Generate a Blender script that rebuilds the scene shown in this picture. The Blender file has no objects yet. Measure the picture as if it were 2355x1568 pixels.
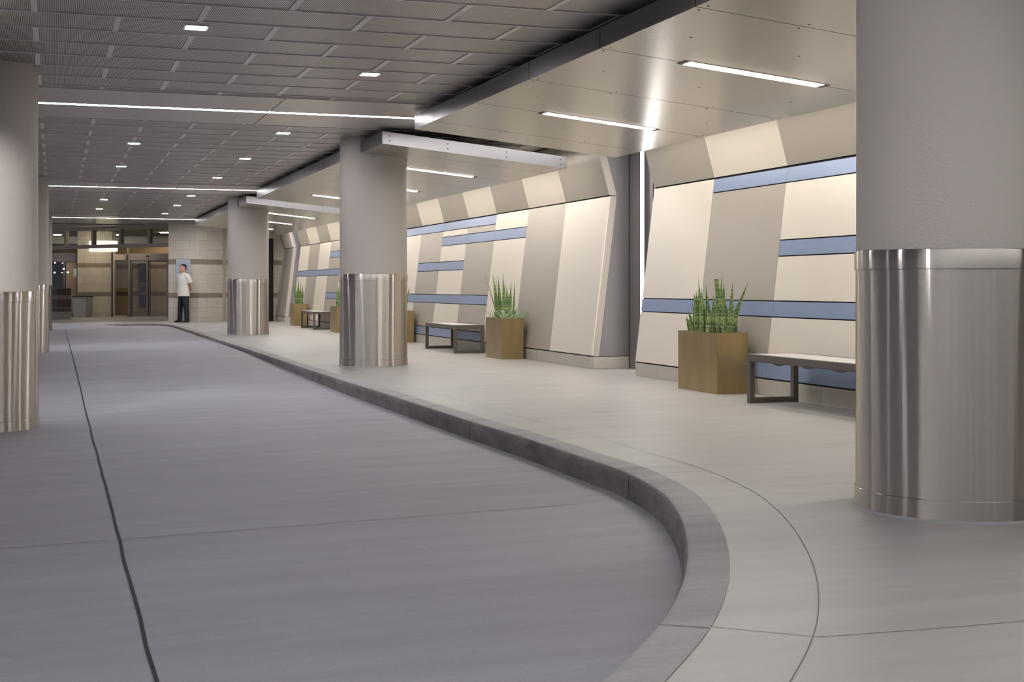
import bpy, math, random
from mathutils import Vector, Matrix, noise
random.seed(7)
D = bpy.data
SC = bpy.context.scene
COL = SC.collection
PI = math.pi

# ---------------------------------------------------------------- layout frame
# local axes: x = v (from the road towards the cladding wall), y = u (along the drive, away from the viewer)
OX, OY = 2.109, 6.444
UX, UY = -0.32213, 0.94670
RZ = math.atan2(0.32213, 0.94670)
BAY = 12.33
ZC = 3.01                     # ceiling height

def W(u, v, z=0.0):
    return Vector((OX + u * UX + v * UY, OY + u * UY - v * UX, z))

# ---------------------------------------------------------------- materials
MATS = {}
def nodes(name):
    m = D.materials.new(name); m.use_nodes = True
    nt = m.node_tree
    b = nt.nodes['Principled BSDF']
    MATS[name] = m
    return m, nt, b

def N(nt, typ, **kw):
    n = nt.nodes.new(typ)
    for k, v in kw.items():
        if k.startswith('i_'):
            key = k[2:]
            key = int(key) if key.isdigit() else key.replace('_', ' ')
            n.inputs[key].default_value = v
        else:
            setattr(n, k, v)
    return n

def plain(name, col, rough=0.5, metal=0.0, spec=0.5, var=0.0, scale=6.0, bump=0.0, bscale=200.0):
    m, nt, b = nodes(name)
    b.inputs['Base Color'].default_value = (*col, 1)
    b.inputs['Roughness'].default_value = rough
    b.inputs['Metallic'].default_value = metal
    b.inputs['Specular IOR Level'].default_value = spec
    tc = N(nt, 'ShaderNodeTexCoord')
    if var > 0:
        nz = N(nt, 'ShaderNodeTexNoise', i_Scale=scale, i_Detail=4.0)
        nt.links.new(tc.outputs['Object'], nz.inputs['Vector'])
        mx = N(nt, 'ShaderNodeMix', data_type='RGBA')
        mx.inputs['A'].default_value = (*[c * (1 - var) for c in col], 1)
        mx.inputs['B'].default_value = (*[min(1, c * (1 + var)) for c in col], 1)
        nt.links.new(nz.outputs['Fac'], mx.inputs['Factor'])
        nt.links.new(mx.outputs['Result'], b.inputs['Base Color'])
    if bump > 0:
        nb = N(nt, 'ShaderNodeTexNoise', i_Scale=bscale, i_Detail=3.0)
        nt.links.new(tc.outputs['Object'], nb.inputs['Vector'])
        bp = N(nt, 'ShaderNodeBump', i_Strength=bump, i_Distance=0.01)
        nt.links.new(nb.outputs['Fac'], bp.inputs['Height'])
        nt.links.new(bp.outputs['Normal'], b.inputs['Normal'])
    return m

def emit(name, col, strength):
    m, nt, b = nodes(name)
    nt.nodes.remove(b)
    e = N(nt, 'ShaderNodeEmission')
    e.inputs['Color'].default_value = (*col, 1)
    e.inputs['Strength'].default_value = strength
    nt.links.new(e.outputs[0], nt.nodes['Material Output'].inputs['Surface'])
    return m

def concrete(name, c1, c2, rough=0.6, spec=0.4, bump=0.12, speck=0.0, stretch=(0.45, 5.0, 1.0), fine=(9.0, 150.0, 1.0), grain=0.16):
    """broom-finished concrete: streaks run across the drive (local x)"""
    m, nt, b = nodes(name)
    tc = N(nt, 'ShaderNodeTexCoord')
    mp = N(nt, 'ShaderNodeMapping'); mp.inputs['Scale'].default_value = stretch
    nt.links.new(tc.outputs['Object'], mp.inputs['Vector'])
    n1 = N(nt, 'ShaderNodeTexNoise', i_Scale=1.0, i_Detail=8.0, i_Roughness=0.62)
    nt.links.new(mp.outputs[0], n1.inputs['Vector'])
    n2 = N(nt, 'ShaderNodeTexNoise', i_Scale=0.55, i_Detail=3.0)
    nt.links.new(tc.outputs['Object'], n2.inputs['Vector'])
    mp3 = N(nt, 'ShaderNodeMapping'); mp3.inputs['Scale'].default_value = fine
    nt.links.new(tc.outputs['Object'], mp3.inputs['Vector'])
    n3 = N(nt, 'ShaderNodeTexNoise', i_Scale=1.0, i_Detail=5.0, i_Roughness=0.7)
    nt.links.new(mp3.outputs[0], n3.inputs['Vector'])
    a = N(nt, 'ShaderNodeMath', operation='MULTIPLY_ADD', i_1=0.55)
    nt.links.new(n1.outputs['Fac'], a.inputs[0])
    m2 = N(nt, 'ShaderNodeMath', operation='MULTIPLY', i_1=0.3)
    nt.links.new(n2.outputs['Fac'], m2.inputs[0]); nt.links.new(m2.outputs[0], a.inputs[2])
    a2 = N(nt, 'ShaderNodeMath', operation='MULTIPLY_ADD', i_1=0.25)
    nt.links.new(n3.outputs['Fac'], a2.inputs[0]); nt.links.new(a.outputs[0], a2.inputs[2])
    n5 = N(nt, 'ShaderNodeTexNoise', i_Scale=110.0, i_Detail=4.0, i_Roughness=0.7)
    nt.links.new(tc.outputs['Object'], n5.inputs['Vector'])
    g5 = N(nt, 'ShaderNodeMath', operation='SUBTRACT', i_1=0.5); nt.links.new(n5.outputs['Fac'], g5.inputs[0])
    a3 = N(nt, 'ShaderNodeMath', operation='MULTIPLY_ADD', i_1=grain)
    nt.links.new(g5.outputs[0], a3.inputs[0]); nt.links.new(a2.outputs[0], a3.inputs[2])
    a2 = a3
    cr = N(nt, 'ShaderNodeValToRGB')
    cr.color_ramp.elements[0].position = 0.40; cr.color_ramp.elements[0].color = (*c1, 1)
    cr.color_ramp.elements[1].position = 0.68; cr.color_ramp.elements[1].color = (*c2, 1)
    nt.links.new(a2.outputs[0], cr.inputs['Fac'])
    out = cr.outputs['Color']
    if speck > 0:
        n4 = N(nt, 'ShaderNodeTexNoise', i_Scale=170.0, i_Detail=2.0)
        nt.links.new(tc.outputs['Object'], n4.inputs['Vector'])
        c4 = N(nt, 'ShaderNodeValToRGB')
        c4.color_ramp.elements[0].position = 0.62; c4.color_ramp.elements[0].color = (0, 0, 0, 1)
        c4.color_ramp.elements[1].position = 0.74; c4.color_ramp.elements[1].color = (1, 1, 1, 1)
        nt.links.new(n4.outputs['Fac'], c4.inputs['Fac'])
        mx = N(nt, 'ShaderNodeMix', data_type='RGBA')
        sc = N(nt, 'ShaderNodeMath', operation='MULTIPLY', i_1=speck)
        nt.links.new(c4.outputs['Color'], sc.inputs[0])
        nt.links.new(sc.outputs[0], mx.inputs['Factor'])
        nt.links.new(out, mx.inputs['A']); mx.inputs['B'].default_value = (0.5, 0.47, 0.49, 1)
        out = mx.outputs['Result']
    nt.links.new(out, b.inputs['Base Color'])
    b.inputs['Roughness'].default_value = rough
    b.inputs['Specular IOR Level'].default_value = spec
    bp = N(nt, 'ShaderNodeBump', i_Strength=bump, i_Distance=0.006)
    nt.links.new(a2.outputs[0], bp.inputs['Height'])
    nt.links.new(bp.outputs['Normal'], b.inputs['Normal'])
    return m

def brushed(name, col, rough, aniso, mapscale=(60, 60, 0.6)):
    """brushed metal, reflections drawn out along the vertical"""
    m, nt, b = nodes(name)
    nt.nodes.remove(b)
    g = N(nt, 'ShaderNodeBsdfAnisotropic', i_Roughness=rough, i_Anisotropy=-aniso)
    cv = N(nt, 'ShaderNodeCombineXYZ'); cv.inputs[2].default_value = 1.0
    nt.links.new(cv.outputs[0], g.inputs['Tangent'])
    tc = N(nt, 'ShaderNodeTexCoord')
    mp = N(nt, 'ShaderNodeMapping'); mp.inputs['Scale'].default_value = mapscale
    nt.links.new(tc.outputs['Object'], mp.inputs['Vector'])
    n1 = N(nt, 'ShaderNodeTexNoise', i_Scale=1.0, i_Detail=3.0)
    nt.links.new(mp.outputs[0], n1.inputs['Vector'])
    mx = N(nt, 'ShaderNodeMix', data_type='RGBA')
    mx.inputs['A'].default_value = (*[c * 0.84 for c in col], 1)
    mx.inputs['B'].default_value = (*[min(1, c * 1.1) for c in col], 1)
    nt.links.new(n1.outputs['Fac'], mx.inputs['Factor'])
    nt.links.new(mx.outputs['Result'], g.inputs['Color'])
    # slight waviness of the rolled sheet breaks the reflections into vertical streaks
    mp2 = N(nt, 'ShaderNodeMapping'); mp2.inputs['Scale'].default_value = (16, 16, 0.12)
    nt.links.new(tc.outputs['Object'], mp2.inputs['Vector'])
    n2 = N(nt, 'ShaderNodeTexNoise', i_Scale=1.0, i_Detail=4.0)
    nt.links.new(mp2.outputs[0], n2.inputs['Vector'])
    bp = N(nt, 'ShaderNodeBump', i_Strength=0.35, i_Distance=0.004)
    nt.links.new(n2.outputs['Fac'], bp.inputs['Height'])
    nt.links.new(bp.outputs['Normal'], g.inputs['Normal'])
    nt.links.new(g.outputs[0], nt.nodes['Material Output'].inputs['Surface'])
    return m

def sheet(name, col, rough, metal, var=0.05, scale=(1.2, 30, 30), bump=0.0):
    """finely grained sheet metal / coated panel"""
    m, nt, b = nodes(name)
    b.inputs['Metallic'].default_value = metal
    b.inputs['Roughness'].default_value = rough
    tc = N(nt, 'ShaderNodeTexCoord')
    mp = N(nt, 'ShaderNodeMapping'); mp.inputs['Scale'].default_value = scale
    nt.links.new(tc.outputs['Object'], mp.inputs['Vector'])
    n1 = N(nt, 'ShaderNodeTexNoise', i_Scale=1.0, i_Detail=4.0)
    nt.links.new(mp.outputs[0], n1.inputs['Vector'])
    mx = N(nt, 'ShaderNodeMix', data_type='RGBA')
    mx.inputs['A'].default_value = (*[c * (1 - var) for c in col], 1)
    mx.inputs['B'].default_value = (*[min(1, c * (1 + var)) for c in col], 1)
    nt.links.new(n1.outputs['Fac'], mx.inputs['Factor'])
    nt.links.new(mx.outputs['Result'], b.inputs['Base Color'])
    if bump:
        bp = N(nt, 'ShaderNodeBump', i_Strength=bump, i_Distance=0.002)
        nt.links.new(n1.outputs['Fac'], bp.inputs['Height'])
        nt.links.new(bp.outputs['Normal'], b.inputs['Normal'])
    return m

def slats(name, c_slat, c_gap, pitch=0.0125, rough=0.34, metal=0.8):
    """linear ceiling tile: narrow slats running along local y with dark gaps between"""
    m, nt, b = nodes(name)
    tc = N(nt, 'ShaderNodeTexCoord')
    sx = N(nt, 'ShaderNodeSeparateXYZ')
    nt.links.new(tc.outputs['Object'], sx.inputs[0])
    d = N(nt, 'ShaderNodeMath', operation='DIVIDE', i_1=pitch)
    nt.links.new(sx.outputs['X'], d.inputs[0])
    f = N(nt, 'ShaderNodeMath', operation='FRACT'); nt.links.new(d.outputs[0], f.inputs[0])
    p = N(nt, 'ShaderNodeMath', operation='PINGPONG', i_1=0.5); nt.links.new(f.outputs[0], p.inputs[0])
    cr = N(nt, 'ShaderNodeValToRGB')
    cr.color_ramp.elements[0].position = 0.12; cr.color_ramp.elements[0].color = (*c_gap, 1)
    cr.color_ramp.elements[1].position = 0.30; cr.color_ramp.elements[1].color = (*c_slat, 1)
    nt.links.new(p.outputs[0], cr.inputs['Fac'])
    nt.links.new(cr.outputs['Color'], b.inputs['Base Color'])
    b.inputs['Roughness'].default_value = rough
    b.inputs['Metallic'].default_value = metal
    return m

def stone(name, c1, c2, mortar, bw=0.43, rh=0.287):
    m, nt, b = nodes(name)
    uv = N(nt, 'ShaderNodeUVMap')
    br = N(nt, 'ShaderNodeTexBrick', i_Scale=1.0, i_Mortar_Size=0.004, i_Mortar_Smooth=0.1, i_Brick_Width=bw, i_Row_Height=rh)
    br.offset = 0.5
    br.inputs['Color1'].default_value = (*c1, 1); br.inputs['Color2'].default_value = (*c2, 1)
    br.inputs['Mortar'].default_value = (*mortar, 1)
    nt.links.new(uv.outputs[0], br.inputs['Vector'])
    nz = N(nt, 'ShaderNodeTexNoise', i_Scale=25.0, i_Detail=5.0)
    nt.links.new(uv.outputs[0], nz.inputs['Vector'])
    mr = N(nt, 'ShaderNodeMapRange'); mr.inputs['To Min'].default_value = 0.86; mr.inputs['To Max'].default_value = 1.12
    nt.links.new(nz.outputs['Fac'], mr.inputs['Value'])
    mx = N(nt, 'ShaderNodeMix', data_type='RGBA', blend_type='MULTIPLY'); mx.inputs['Factor'].default_value = 1
    nt.links.new(br.outputs['Color'], mx.inputs['A']); nt.links.new(mr.outputs[0], mx.inputs['B'])
    nt.links.new(mx.outputs['Result'], b.inputs['Base Color'])
    b.inputs['Roughness'].default_value = 0.55
    return m

def leafmat(name, c1, c2, edge):
    """banded blade: uv.y runs up the blade, uv.x across it"""
    m, nt, b = nodes(name)
    uv = N(nt, 'ShaderNodeUVMap')
    mp = N(nt, 'ShaderNodeMapping'); mp.inputs['Scale'].default_value = (0.7, 20.0, 1.0)
    nt.links.new(uv.outputs[0], mp.inputs['Vector'])
    nz = N(nt, 'ShaderNodeTexNoise', i_Scale=1.0, i_Detail=3.0, i_Distortion=0.6)
    nt.links.new(mp.outputs[0], nz.inputs['Vector'])
    cr = N(nt, 'ShaderNodeValToRGB')
    cr.color_ramp.elements[0].position = 0.42; cr.color_ramp.elements[0].color = (*c1, 1)
    cr.color_ramp.elements[1].position = 0.58; cr.color_ramp.elements[1].color = (*c2, 1)
    nt.links.new(nz.outputs['Fac'], cr.inputs['Fac'])
    # paler margins along both edges of the blade
    sx = N(nt, 'ShaderNodeSeparateXYZ'); nt.links.new(uv.outputs[0], sx.inputs[0])
    d = N(nt, 'ShaderNodeMath', operation='SUBTRACT', i_1=0.5); nt.links.new(sx.outputs['X'], d.inputs[0])
    ab = N(nt, 'ShaderNodeMath', operation='ABSOLUTE'); nt.links.new(d.outputs[0], ab.inputs[0])
    mr = N(nt, 'ShaderNodeMapRange'); mr.inputs['From Min'].default_value = 0.38; mr.inputs['From Max'].default_value = 0.47
    nt.links.new(ab.outputs[0], mr.inputs['Value'])
    mx = N(nt, 'ShaderNodeMix', data_type='RGBA')
    nt.links.new(mr.outputs[0], mx.inputs['Factor']); nt.links.new(cr.outputs['Color'], mx.inputs['A']); mx.inputs['B'].default_value = (*edge, 1)
    nt.links.new(mx.outputs['Result'], b.inputs['Base Color'])
    b.inputs['Roughness'].default_value = 0.42
    return m

def glassmat(name, tint, refl=0.06):
    m, nt, b = nodes(name)
    nt.nodes.remove(b)
    tr = N(nt, 'ShaderNodeBsdfTransparent'); tr.inputs['Color'].default_value = (*tint, 1)
    gl = N(nt, 'ShaderNodeBsdfGlossy', i_Roughness=0.02)
    mx = N(nt, 'ShaderNodeMixShader'); mx.inputs[0].default_value = refl
    nt.links.new(tr.outputs[0], mx.inputs[1]); nt.links.new(gl.outputs[0], mx.inputs[2])
    nt.links.new(mx.outputs[0], nt.nodes['Material Output'].inputs['Surface'])
    return m

m_road = concrete('road_concrete', (0.255, 0.238, 0.262), (0.33, 0.312, 0.343), rough=0.62, spec=0.35, bump=0.10, speck=0.35, grain=0.40)
m_walk = concrete('walk_concrete', (0.30, 0.28, 0.262), (0.41, 0.385, 0.365), rough=0.42, spec=0.5, bump=0.06)
m_pad = concrete('pad_concrete', (0.36, 0.34, 0.36), (0.50, 0.48, 0.50), rough=0.45, bump=0.06)
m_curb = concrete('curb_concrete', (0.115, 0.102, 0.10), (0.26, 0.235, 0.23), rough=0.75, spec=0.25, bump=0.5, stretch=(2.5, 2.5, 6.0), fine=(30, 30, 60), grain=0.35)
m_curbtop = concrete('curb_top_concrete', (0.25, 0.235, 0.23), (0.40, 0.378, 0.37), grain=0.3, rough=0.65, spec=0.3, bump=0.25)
m_joint = plain('joint_filler', (0.03, 0.028, 0.03), 0.9)
m_joint_soft = plain('joint_sawcut', (0.2, 0.185, 0.178), 0.8)
m_stucco = plain('column_stucco', (0.525, 0.48, 0.425), 0.75, spec=0.25, var=0.04, scale=2.0, bump=0.45, bscale=95.0)
m_steel = brushed('brushed_steel', (0.56, 0.515, 0.46), 0.27, 0.78)
m_seal = plain('sealant', (0.36, 0.35, 0.36), 0.7)
m_light = sheet('cream_panel', (0.76, 0.69, 0.585), 0.42, 0.2, 0.02, (1, 1, 1))
m_dark = sheet('taupe_panel', (0.44, 0.395, 0.335), 0.40, 0.3, 0.02, (1, 1, 1))
m_blue = sheet('blue_panel', (0.255, 0.315, 0.455), 0.40, 0.3, 0.10, (40, 4, 40), bump=0.15)
m_edge = plain('panel_edge', (0.50, 0.44, 0.37), 0.5)
m_black = plain('shadow_gap', (0.012, 0.011, 0.011), 0.9)
m_return = sheet('grey_return', (0.21, 0.19, 0.195), 0.45, 0.2, 0.03)
m_recess = sheet('bronze_recess', (0.29, 0.26, 0.25), 0.34, 0.5, 0.04, (1, 1, 1))
m_tile = plain('base_tile', (0.47, 0.43, 0.37), 0.5, var=0.08, scale=14.0)
m_grout = plain('base_grout', (0.2, 0.18, 0.16), 0.8)
m_alu = sheet('soffit_aluminium', (0.60, 0.565, 0.505), 0.26, 0.88, 0.02, (1.0, 60, 60))
m_fascia_shaded = sheet('fascia_aluminium_shaded', (0.18, 0.172, 0.172), 0.30, 1.0, 0.03, (60, 2, 60))  # same metal as the end fascia, darkened: its shade is put into the colour
m_endfascia = sheet('end_fascia_aluminium', (0.42, 0.405, 0.405), 0.33, 0.8, 0.03, (2, 60, 60))
m_screw = plain('screw_head', (0.13, 0.115, 0.10), 0.5, 0.5)
m_slat = slats('ceiling_slats', (0.66, 0.625, 0.61), (0.05, 0.046, 0.046))
m_rail = plain('ceiling_rail', (0.82, 0.78, 0.765), 0.42, 0.1)
m_beam = sheet('beam_aluminium', (0.58, 0.55, 0.525), 0.30, 0.85, 0.02, (60, 1.0, 60))
m_void = plain('ceiling_void', (0.012, 0.011, 0.011), 0.9)
m_bronze = sheet('bronze_planter', (0.40, 0.305, 0.15), 0.36, 0.85, 0.18, (7, 7, 1.6))
m_bench = sheet('bench_metal', (0.14, 0.122, 0.105), 0.45, 0.4, 0.04)
m_slats = sheet('bench_slats', (0.66, 0.63, 0.59), 0.38, 0.2, 0.05, (30, 2, 30))
m_soil = plain('soil', (0.035, 0.027, 0.02), 0.95, var=0.3, scale=40.0, bump=0.8, bscale=60)
m_leaf = leafmat('snake_leaf', (0.06, 0.13, 0.04), (0.27, 0.38, 0.14), (0.34, 0.42, 0.14))
m_trail = plain('trailing_leaf', (0.42, 0.56, 0.33), 0.5, var=0.3, scale=60.0)
m_stone = stone('stone_block', (0.55, 0.495, 0.415), (0.60, 0.545, 0.46), (0.33, 0.29, 0.24))
m_band = stone('stone_band', (0.24, 0.195, 0.145), (0.275, 0.225, 0.17), (0.17, 0.14, 0.11), bw=0.43, rh=0.6)
m_warm = stone('warm_stone', (0.50, 0.36, 0.22), (0.54, 0.40, 0.25), (0.33, 0.22, 0.13))
m_warmband = stone('warm_stone_band', (0.20, 0.10, 0.055), (0.22, 0.115, 0.065), (0.15, 0.08, 0.05), bw=0.43, rh=0.6)
m_frame = plain('door_frame_metal', (0.17, 0.15, 0.15), 0.4, 0.6)
m_header = plain('portal_bronze', (0.48, 0.405, 0.355), 0.5, 0.1)
m_doorsilver = plain('door_header_metal', (0.24, 0.215, 0.225), 0.35, 0.6)
m_glass = glassmat('clear_glass', (0.86, 0.88, 0.86))
m_inwall = plain('interior_paint', (0.34, 0.33, 0.30), 0.7)
m_indark = plain('interior_dark', (0.028, 0.02, 0.015), 0.7)
m_tan = plain('tan_panel', (0.34, 0.26, 0.19), 0.55)
m_wood = plain('brown_wood', (0.10, 0.065, 0.045), 0.5, var=0.3, scale=4.0)
m_podwood = sheet('podium_brown', (0.085, 0.062, 0.058), 0.45, 0.0, 0.1)
m_podgap = plain('podium_grey', (0.20, 0.18, 0.185), 0.5)
m_podbase = plain('podium_stone', (0.30, 0.275, 0.27), 0.7, var=0.15, scale=12)
m_bin = sheet('bin_grey', (0.40, 0.41, 0.43), 0.42, 0.4, 0.03)
m_binlid = plain('bin_lid', (0.03, 0.03, 0.032), 0.5)
m_paper = plain('paper_blue', (0.60, 0.64, 0.68), 0.6)
m_sign = plain('sign_board', (0.50, 0.54, 0.60), 0.5)
m_ink = plain('sign_ink', (0.11, 0.13, 0.24), 0.6)
m_skin = plain('skin', (0.55, 0.30, 0.20), 0.5, spec=0.35)
m_shirt = plain('shirt_cream', (0.72, 0.69, 0.62), 0.85, var=0.03, scale=8)
m_trim = plain('shirt_trim', (0.10, 0.085, 0.05), 0.8)
m_pants = plain('trousers_black', (0.012, 0.012, 0.017), 0.8)
m_shoe = plain('shoe_black', (0.012, 0.011, 0.011), 0.4)
m_hair = plain('hair_dark', (0.018, 0.012, 0.009), 0.7)
m_eye = plain('eye_dark', (0.02, 0.015, 0.012), 0.3)
m_lip = plain('lip', (0.36, 0.13, 0.10), 0.5)
m_lens = emit('light_lens_white', (1.0, 0.955, 0.90), 60.0)
m_strip = emit('strip_lens_white', (0.97, 0.965, 1.0), 34.0)
m_vert = emit('vertical_lens_white', (1.0, 0.97, 0.93), 10.0)
m_down = emit('downlight_lens', (0.93, 0.92, 1.0), 130.0)
m_cove = emit('cove_lens', (1.0, 0.94, 0.85), 32.0)
m_drum = emit('drum_shade_glow', (1.0, 0.87, 0.58), 2.6)
m_inlamp = emit('interior_lamp', (1.0, 0.88, 0.70), 80.0)
m_inspot = emit('interior_spot', (1.0, 0.92, 0.8), 12.0)

# ---------------------------------------------------------------- mesh builder
class MB:
    def __init__(s):
        s.v = []; s.f = []; s.m = []; s.uv = []
    def face(s, pts, mi=0, uv=None):
        b = len(s.v); s.v += [tuple(p) for p in pts]
        s.f.append(tuple(range(b, b + len(pts)))); s.m.append(mi); s.uv.append(uv)
    def box(s, x0, x1, y0, y1, z0, z1, mi=0):
        b = len(s.v)
        s.v += [(x0, y0, z0), (x1, y0, z0), (x1, y1, z0), (x0, y1, z0), (x0, y0, z1), (x1, y0, z1), (x1, y1, z1), (x0, y1, z1)]
        for q in ((0, 3, 2, 1), (4, 5, 6, 7), (0, 1, 5, 4), (1, 2, 6, 5), (2, 3, 7, 6), (3, 0, 4, 7)):
            s.f.append(tuple(b + i for i in q)); s.m.append(mi); s.uv.append(None)
    def hexa(s, p, mi=0):
        """p: 8 points, bottom ring then top ring"""
        b = len(s.v); s.v += [tuple(q) for q in p]
        for q in ((0, 3, 2, 1), (4, 5, 6, 7), (0, 1, 5, 4), (1, 2, 6, 5), (2, 3, 7, 6), (3, 0, 4, 7)):
            s.f.append(tuple(b + i for i in q)); s.m.append(mi); s.uv.append(None)
    def prism(s, poly, axis, a0, a1, mi=0):
        """poly in the two remaining axes, extruded along axis"""
        def P(q, a):
            return (a, q[0], q[1]) if axis == 'x' else (q[0], a, q[1]) if axis == 'y' else (q[0], q[1], a)
        n = len(poly); b = len(s.v)
        s.v += [P(q, a0) for q in poly] + [P(q, a1) for q in poly]
        s.f.append(tuple(b + i for i in range(n))[::-1]); s.m.append(mi); s.uv.append(None)
        s.f.append(tuple(b + n + i for i in range(n))); s.m.append(mi); s.uv.append(None)
        for i in range(n):
            j = (i + 1) % n
            s.f.append((b + i, b + j, b + n + j, b + n + i)); s.m.append(mi); s.uv.append(None)
    def loft(s, rings, cap=True, mi=0, closed=True):
        n = len(rings[0]); b = len(s.v)
        for r in rings: s.v += [tuple(p) for p in r]
        for i in range(len(rings) - 1):
            for j in range(n if closed else n - 1):
                k = (j + 1) % n
                s.f.append((b + i * n + j, b + i * n + k, b + (i + 1) * n + k, b + (i + 1) * n + j)); s.m.append(mi); s.uv.append(None)
        if cap:
            s.f.append(tuple(b + j for j in range(n))[::-1]); s.m.append(mi); s.uv.append(None)
            e = b + (len(rings) - 1) * n
            s.f.append(tuple(e + j for j in range(n))); s.m.append(mi); s.uv.append(None)
    def lathe(s, prof, n=64, cx=0, cy=0, mi=0, cap=True):
        s.loft([[(cx + r * math.cos(2 * PI * j / n), cy + r * math.sin(2 * PI * j / n), z) for j in range(n)] for r, z in prof], cap, mi)
    def limb(s, pts, n=14, mi=0, capr=True):
        """tapering round limb: pts = (x, y, z, r) or (x, y, z, rx, ry)"""
        P = [Vector(p[:3]) for p in pts]; R = [p[3] for p in pts]
        rings = []
        for i, p in enumerate(P):
            t = (P[min(i + 1, len(P) - 1)] - P[max(i - 1, 0)]).normalized()
            a = t.cross(Vector((0, 1, 0.13)))
            if a.length < 0.2: a = t.cross(Vector((1, 0, 0)))
            a.normalize(); c = t.cross(a)
            rings.append((p, a, c, R[i], t))
        out = []
        def ring(p, a, c, r): return [p + (a * math.cos(2 * PI * j / n) + c * math.sin(2 * PI * j / n)) * r for j in range(n)]
        if capr:
            p, a, c, r, t = rings[0]
            for k in (0.15, 0.6, 0.9): out.append(ring(p - t * r * math.sqrt(1 - k * k), a, c, r * k))
        for p, a, c, r, t in rings: out.append(ring(p, a, c, r))
        if capr:
            p, a, c, r, t = rings[-1]
            for k in (0.9, 0.6, 0.15): out.append(ring(p + t * r * math.sqrt(1 - k * k), a, c, r * k))
        s.loft(out, True, mi)
    def ell(s, c, rx, ry, rz, n=16, m=10, mi=0):
        rings = []
        for i in range(m + 1):
            th = -PI / 2 + PI * (0.04 + 0.92 * i / m)
            rings.append([(c[0] + rx * math.cos(th) * math.cos(2 * PI * j / n), c[1] + ry * math.cos(th) * math.sin(2 * PI * j / n), c[2] + rz * math.sin(th)) for j in range(n)])
        s.loft(rings, True, mi)
    def build(s, name, mats, parent=None, smooth=False, bevel=0.0, label=None, loc=None, rot=None, sharp=35):
        me = D.meshes.new(name)
        me.from_pydata(s.v, [], s.f)
        mats = mats if isinstance(mats, (list, tuple)) else [mats]
        for m in mats: me.materials.append(m)
        me.polygons.foreach_set('material_index', s.m)
        if any(u is not None for u in s.uv):
            ul = me.uv_layers.new(name='UVMap')
            for p, u in zip(me.polygons, s.uv):
                if u:
                    for li, q in zip(p.loop_indices, u): ul.data[li].uv = q
        if smooth:
            me.polygons.foreach_set('use_smooth', [True] * len(me.polygons))
            me.set_sharp_from_angle(angle=math.radians(sharp))
        me.update()
        o = D.objects.new(name, me); COL.objects.link(o)
        if parent: o.parent = parent
        if loc is not None: o.location = loc
        if rot is not None: o.rotation_euler = (0, 0, rot)
        if bevel:
            b = o.modifiers.new('bevel', 'BEVEL'); b.width = bevel; b.segments = 2; b.limit_method = 'ANGLE'
        if label: o['label'] = label
        return o

def tag(o, label=None, cat=None, group=None, kind=None):
    if label: o['label'] = label
    if cat: o['category'] = cat
    if group: o['group'] = group
    if kind or label: o['kind'] = kind or 'thing'
    return o

def empty(name, loc, rz=0.0):
    o = D.objects.new(name, None); COL.objects.link(o)
    o.location = loc; o.rotation_euler = (0, 0, rz); o.empty_display_size = 0.2
    return o

def _children(o): return [c for c in D.objects if c.parent == o]
KIDS = {}
def copy_tree(o, parent=None):
    c = o.copy(); COL.objects.link(c)
    if parent: c.parent = parent
    for ch in list(o.children): copy_tree(ch, c)
    return c

FR = (OX, OY, 0.0)            # structure meshes are written in (v, u, z) and placed with this frame
def local(mb, name, mats, **kw):
    p = kw.pop('parent', None)
    if p is not None: return mb.build(name, mats, parent=p, **kw)
    return mb.build(name, mats, loc=FR, rot=RZ, **kw)
def frame_empty(name):
    return empty(name, FR, RZ)

def catmull(P, k=6):
    out = []
    for i in range(len(P) - 1):
        p0 = P[max(i - 1, 0)]; p1 = P[i]; p2 = P[i + 1]; p3 = P[min(i + 2, len(P) - 1)]
        for j in range(k):
            t = j / k
            out.append(tuple(0.5 * (2 * b + (c - a) * t + (2 * a - 5 * b + 4 * c - d) * t * t + (3 * b - a - 3 * c + d) * t ** 3) for a, b, c, d in zip(p0, p1, p2, p3)))
    out.append(tuple(P[-1])); return out

# ---------------------------------------------------------------- ground
CURB = [(34.0, -9.5), (34.0, -6.5), (34.08, -4.4), (34.3, -3.0), (34.55, -2.2), (34.68, -1.75), (34.6, -1.42), (34.1, -1.12), (33.0, -0.965), (30, -0.95), (25, -0.95), (18, -0.965), (12, -1.0), (8, -0.985), (5, -0.985),
        (3.4, -0.968), (2.4, -0.985), (1.8, -0.992), (1.45, -1.025), (1.15, -1.075), (0.8, -1.15), (0.43, -1.27), (0.1, -1.395), (-0.25, -1.545),
        (-0.7, -1.76), (-1.15, -2.01), (-1.6, -2.305), (-2.08, -2.69), (-2.6, -3.13), (-3.2, -3.66), (-4.2, -4.6), (-6, -6.4), (-9, -9.5)]
CF = catmull(CURB, 6)
# travelling towards the viewer (u decreasing) the walk lies on +v: normal = (-dv, du) turned so that v grows
def off(d):
    out = []
    for i, p in enumerate(CF):
        a = CF[max(i - 1, 0)]; b = CF[min(i + 1, len(CF) - 1)]
        du, dv = b[0] - a[0], b[1] - a[1]; L = math.hypot(du, dv)
        out.append((p[0] + dv / L * d, p[1] - du / L * d))
    return out

def lerp(a, b, t): t = max(0.0, min(1.0, t)); return a + (b - a) * t
def road_z(u, v):
    if u < 9: b = -0.14
    elif u < 18: b = lerp(-0.14, -0.062, (u - 9) / 9)
    else: b = lerp(-0.062, -0.055, (u - 18) / 16)
    cs = 0.02 * min(0.0, v + 0.96)
    t = max(0.0, min(1.0, (-1.5 - v) / 1.3))           # the drive ramps up flush with the entrance pad
    k = lerp(1, 0, (u - (34 - 0.7 * t)) / (5 - 4.2 * t))
    return b * k + cs * k - 0.004 * (1 - k)

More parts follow.
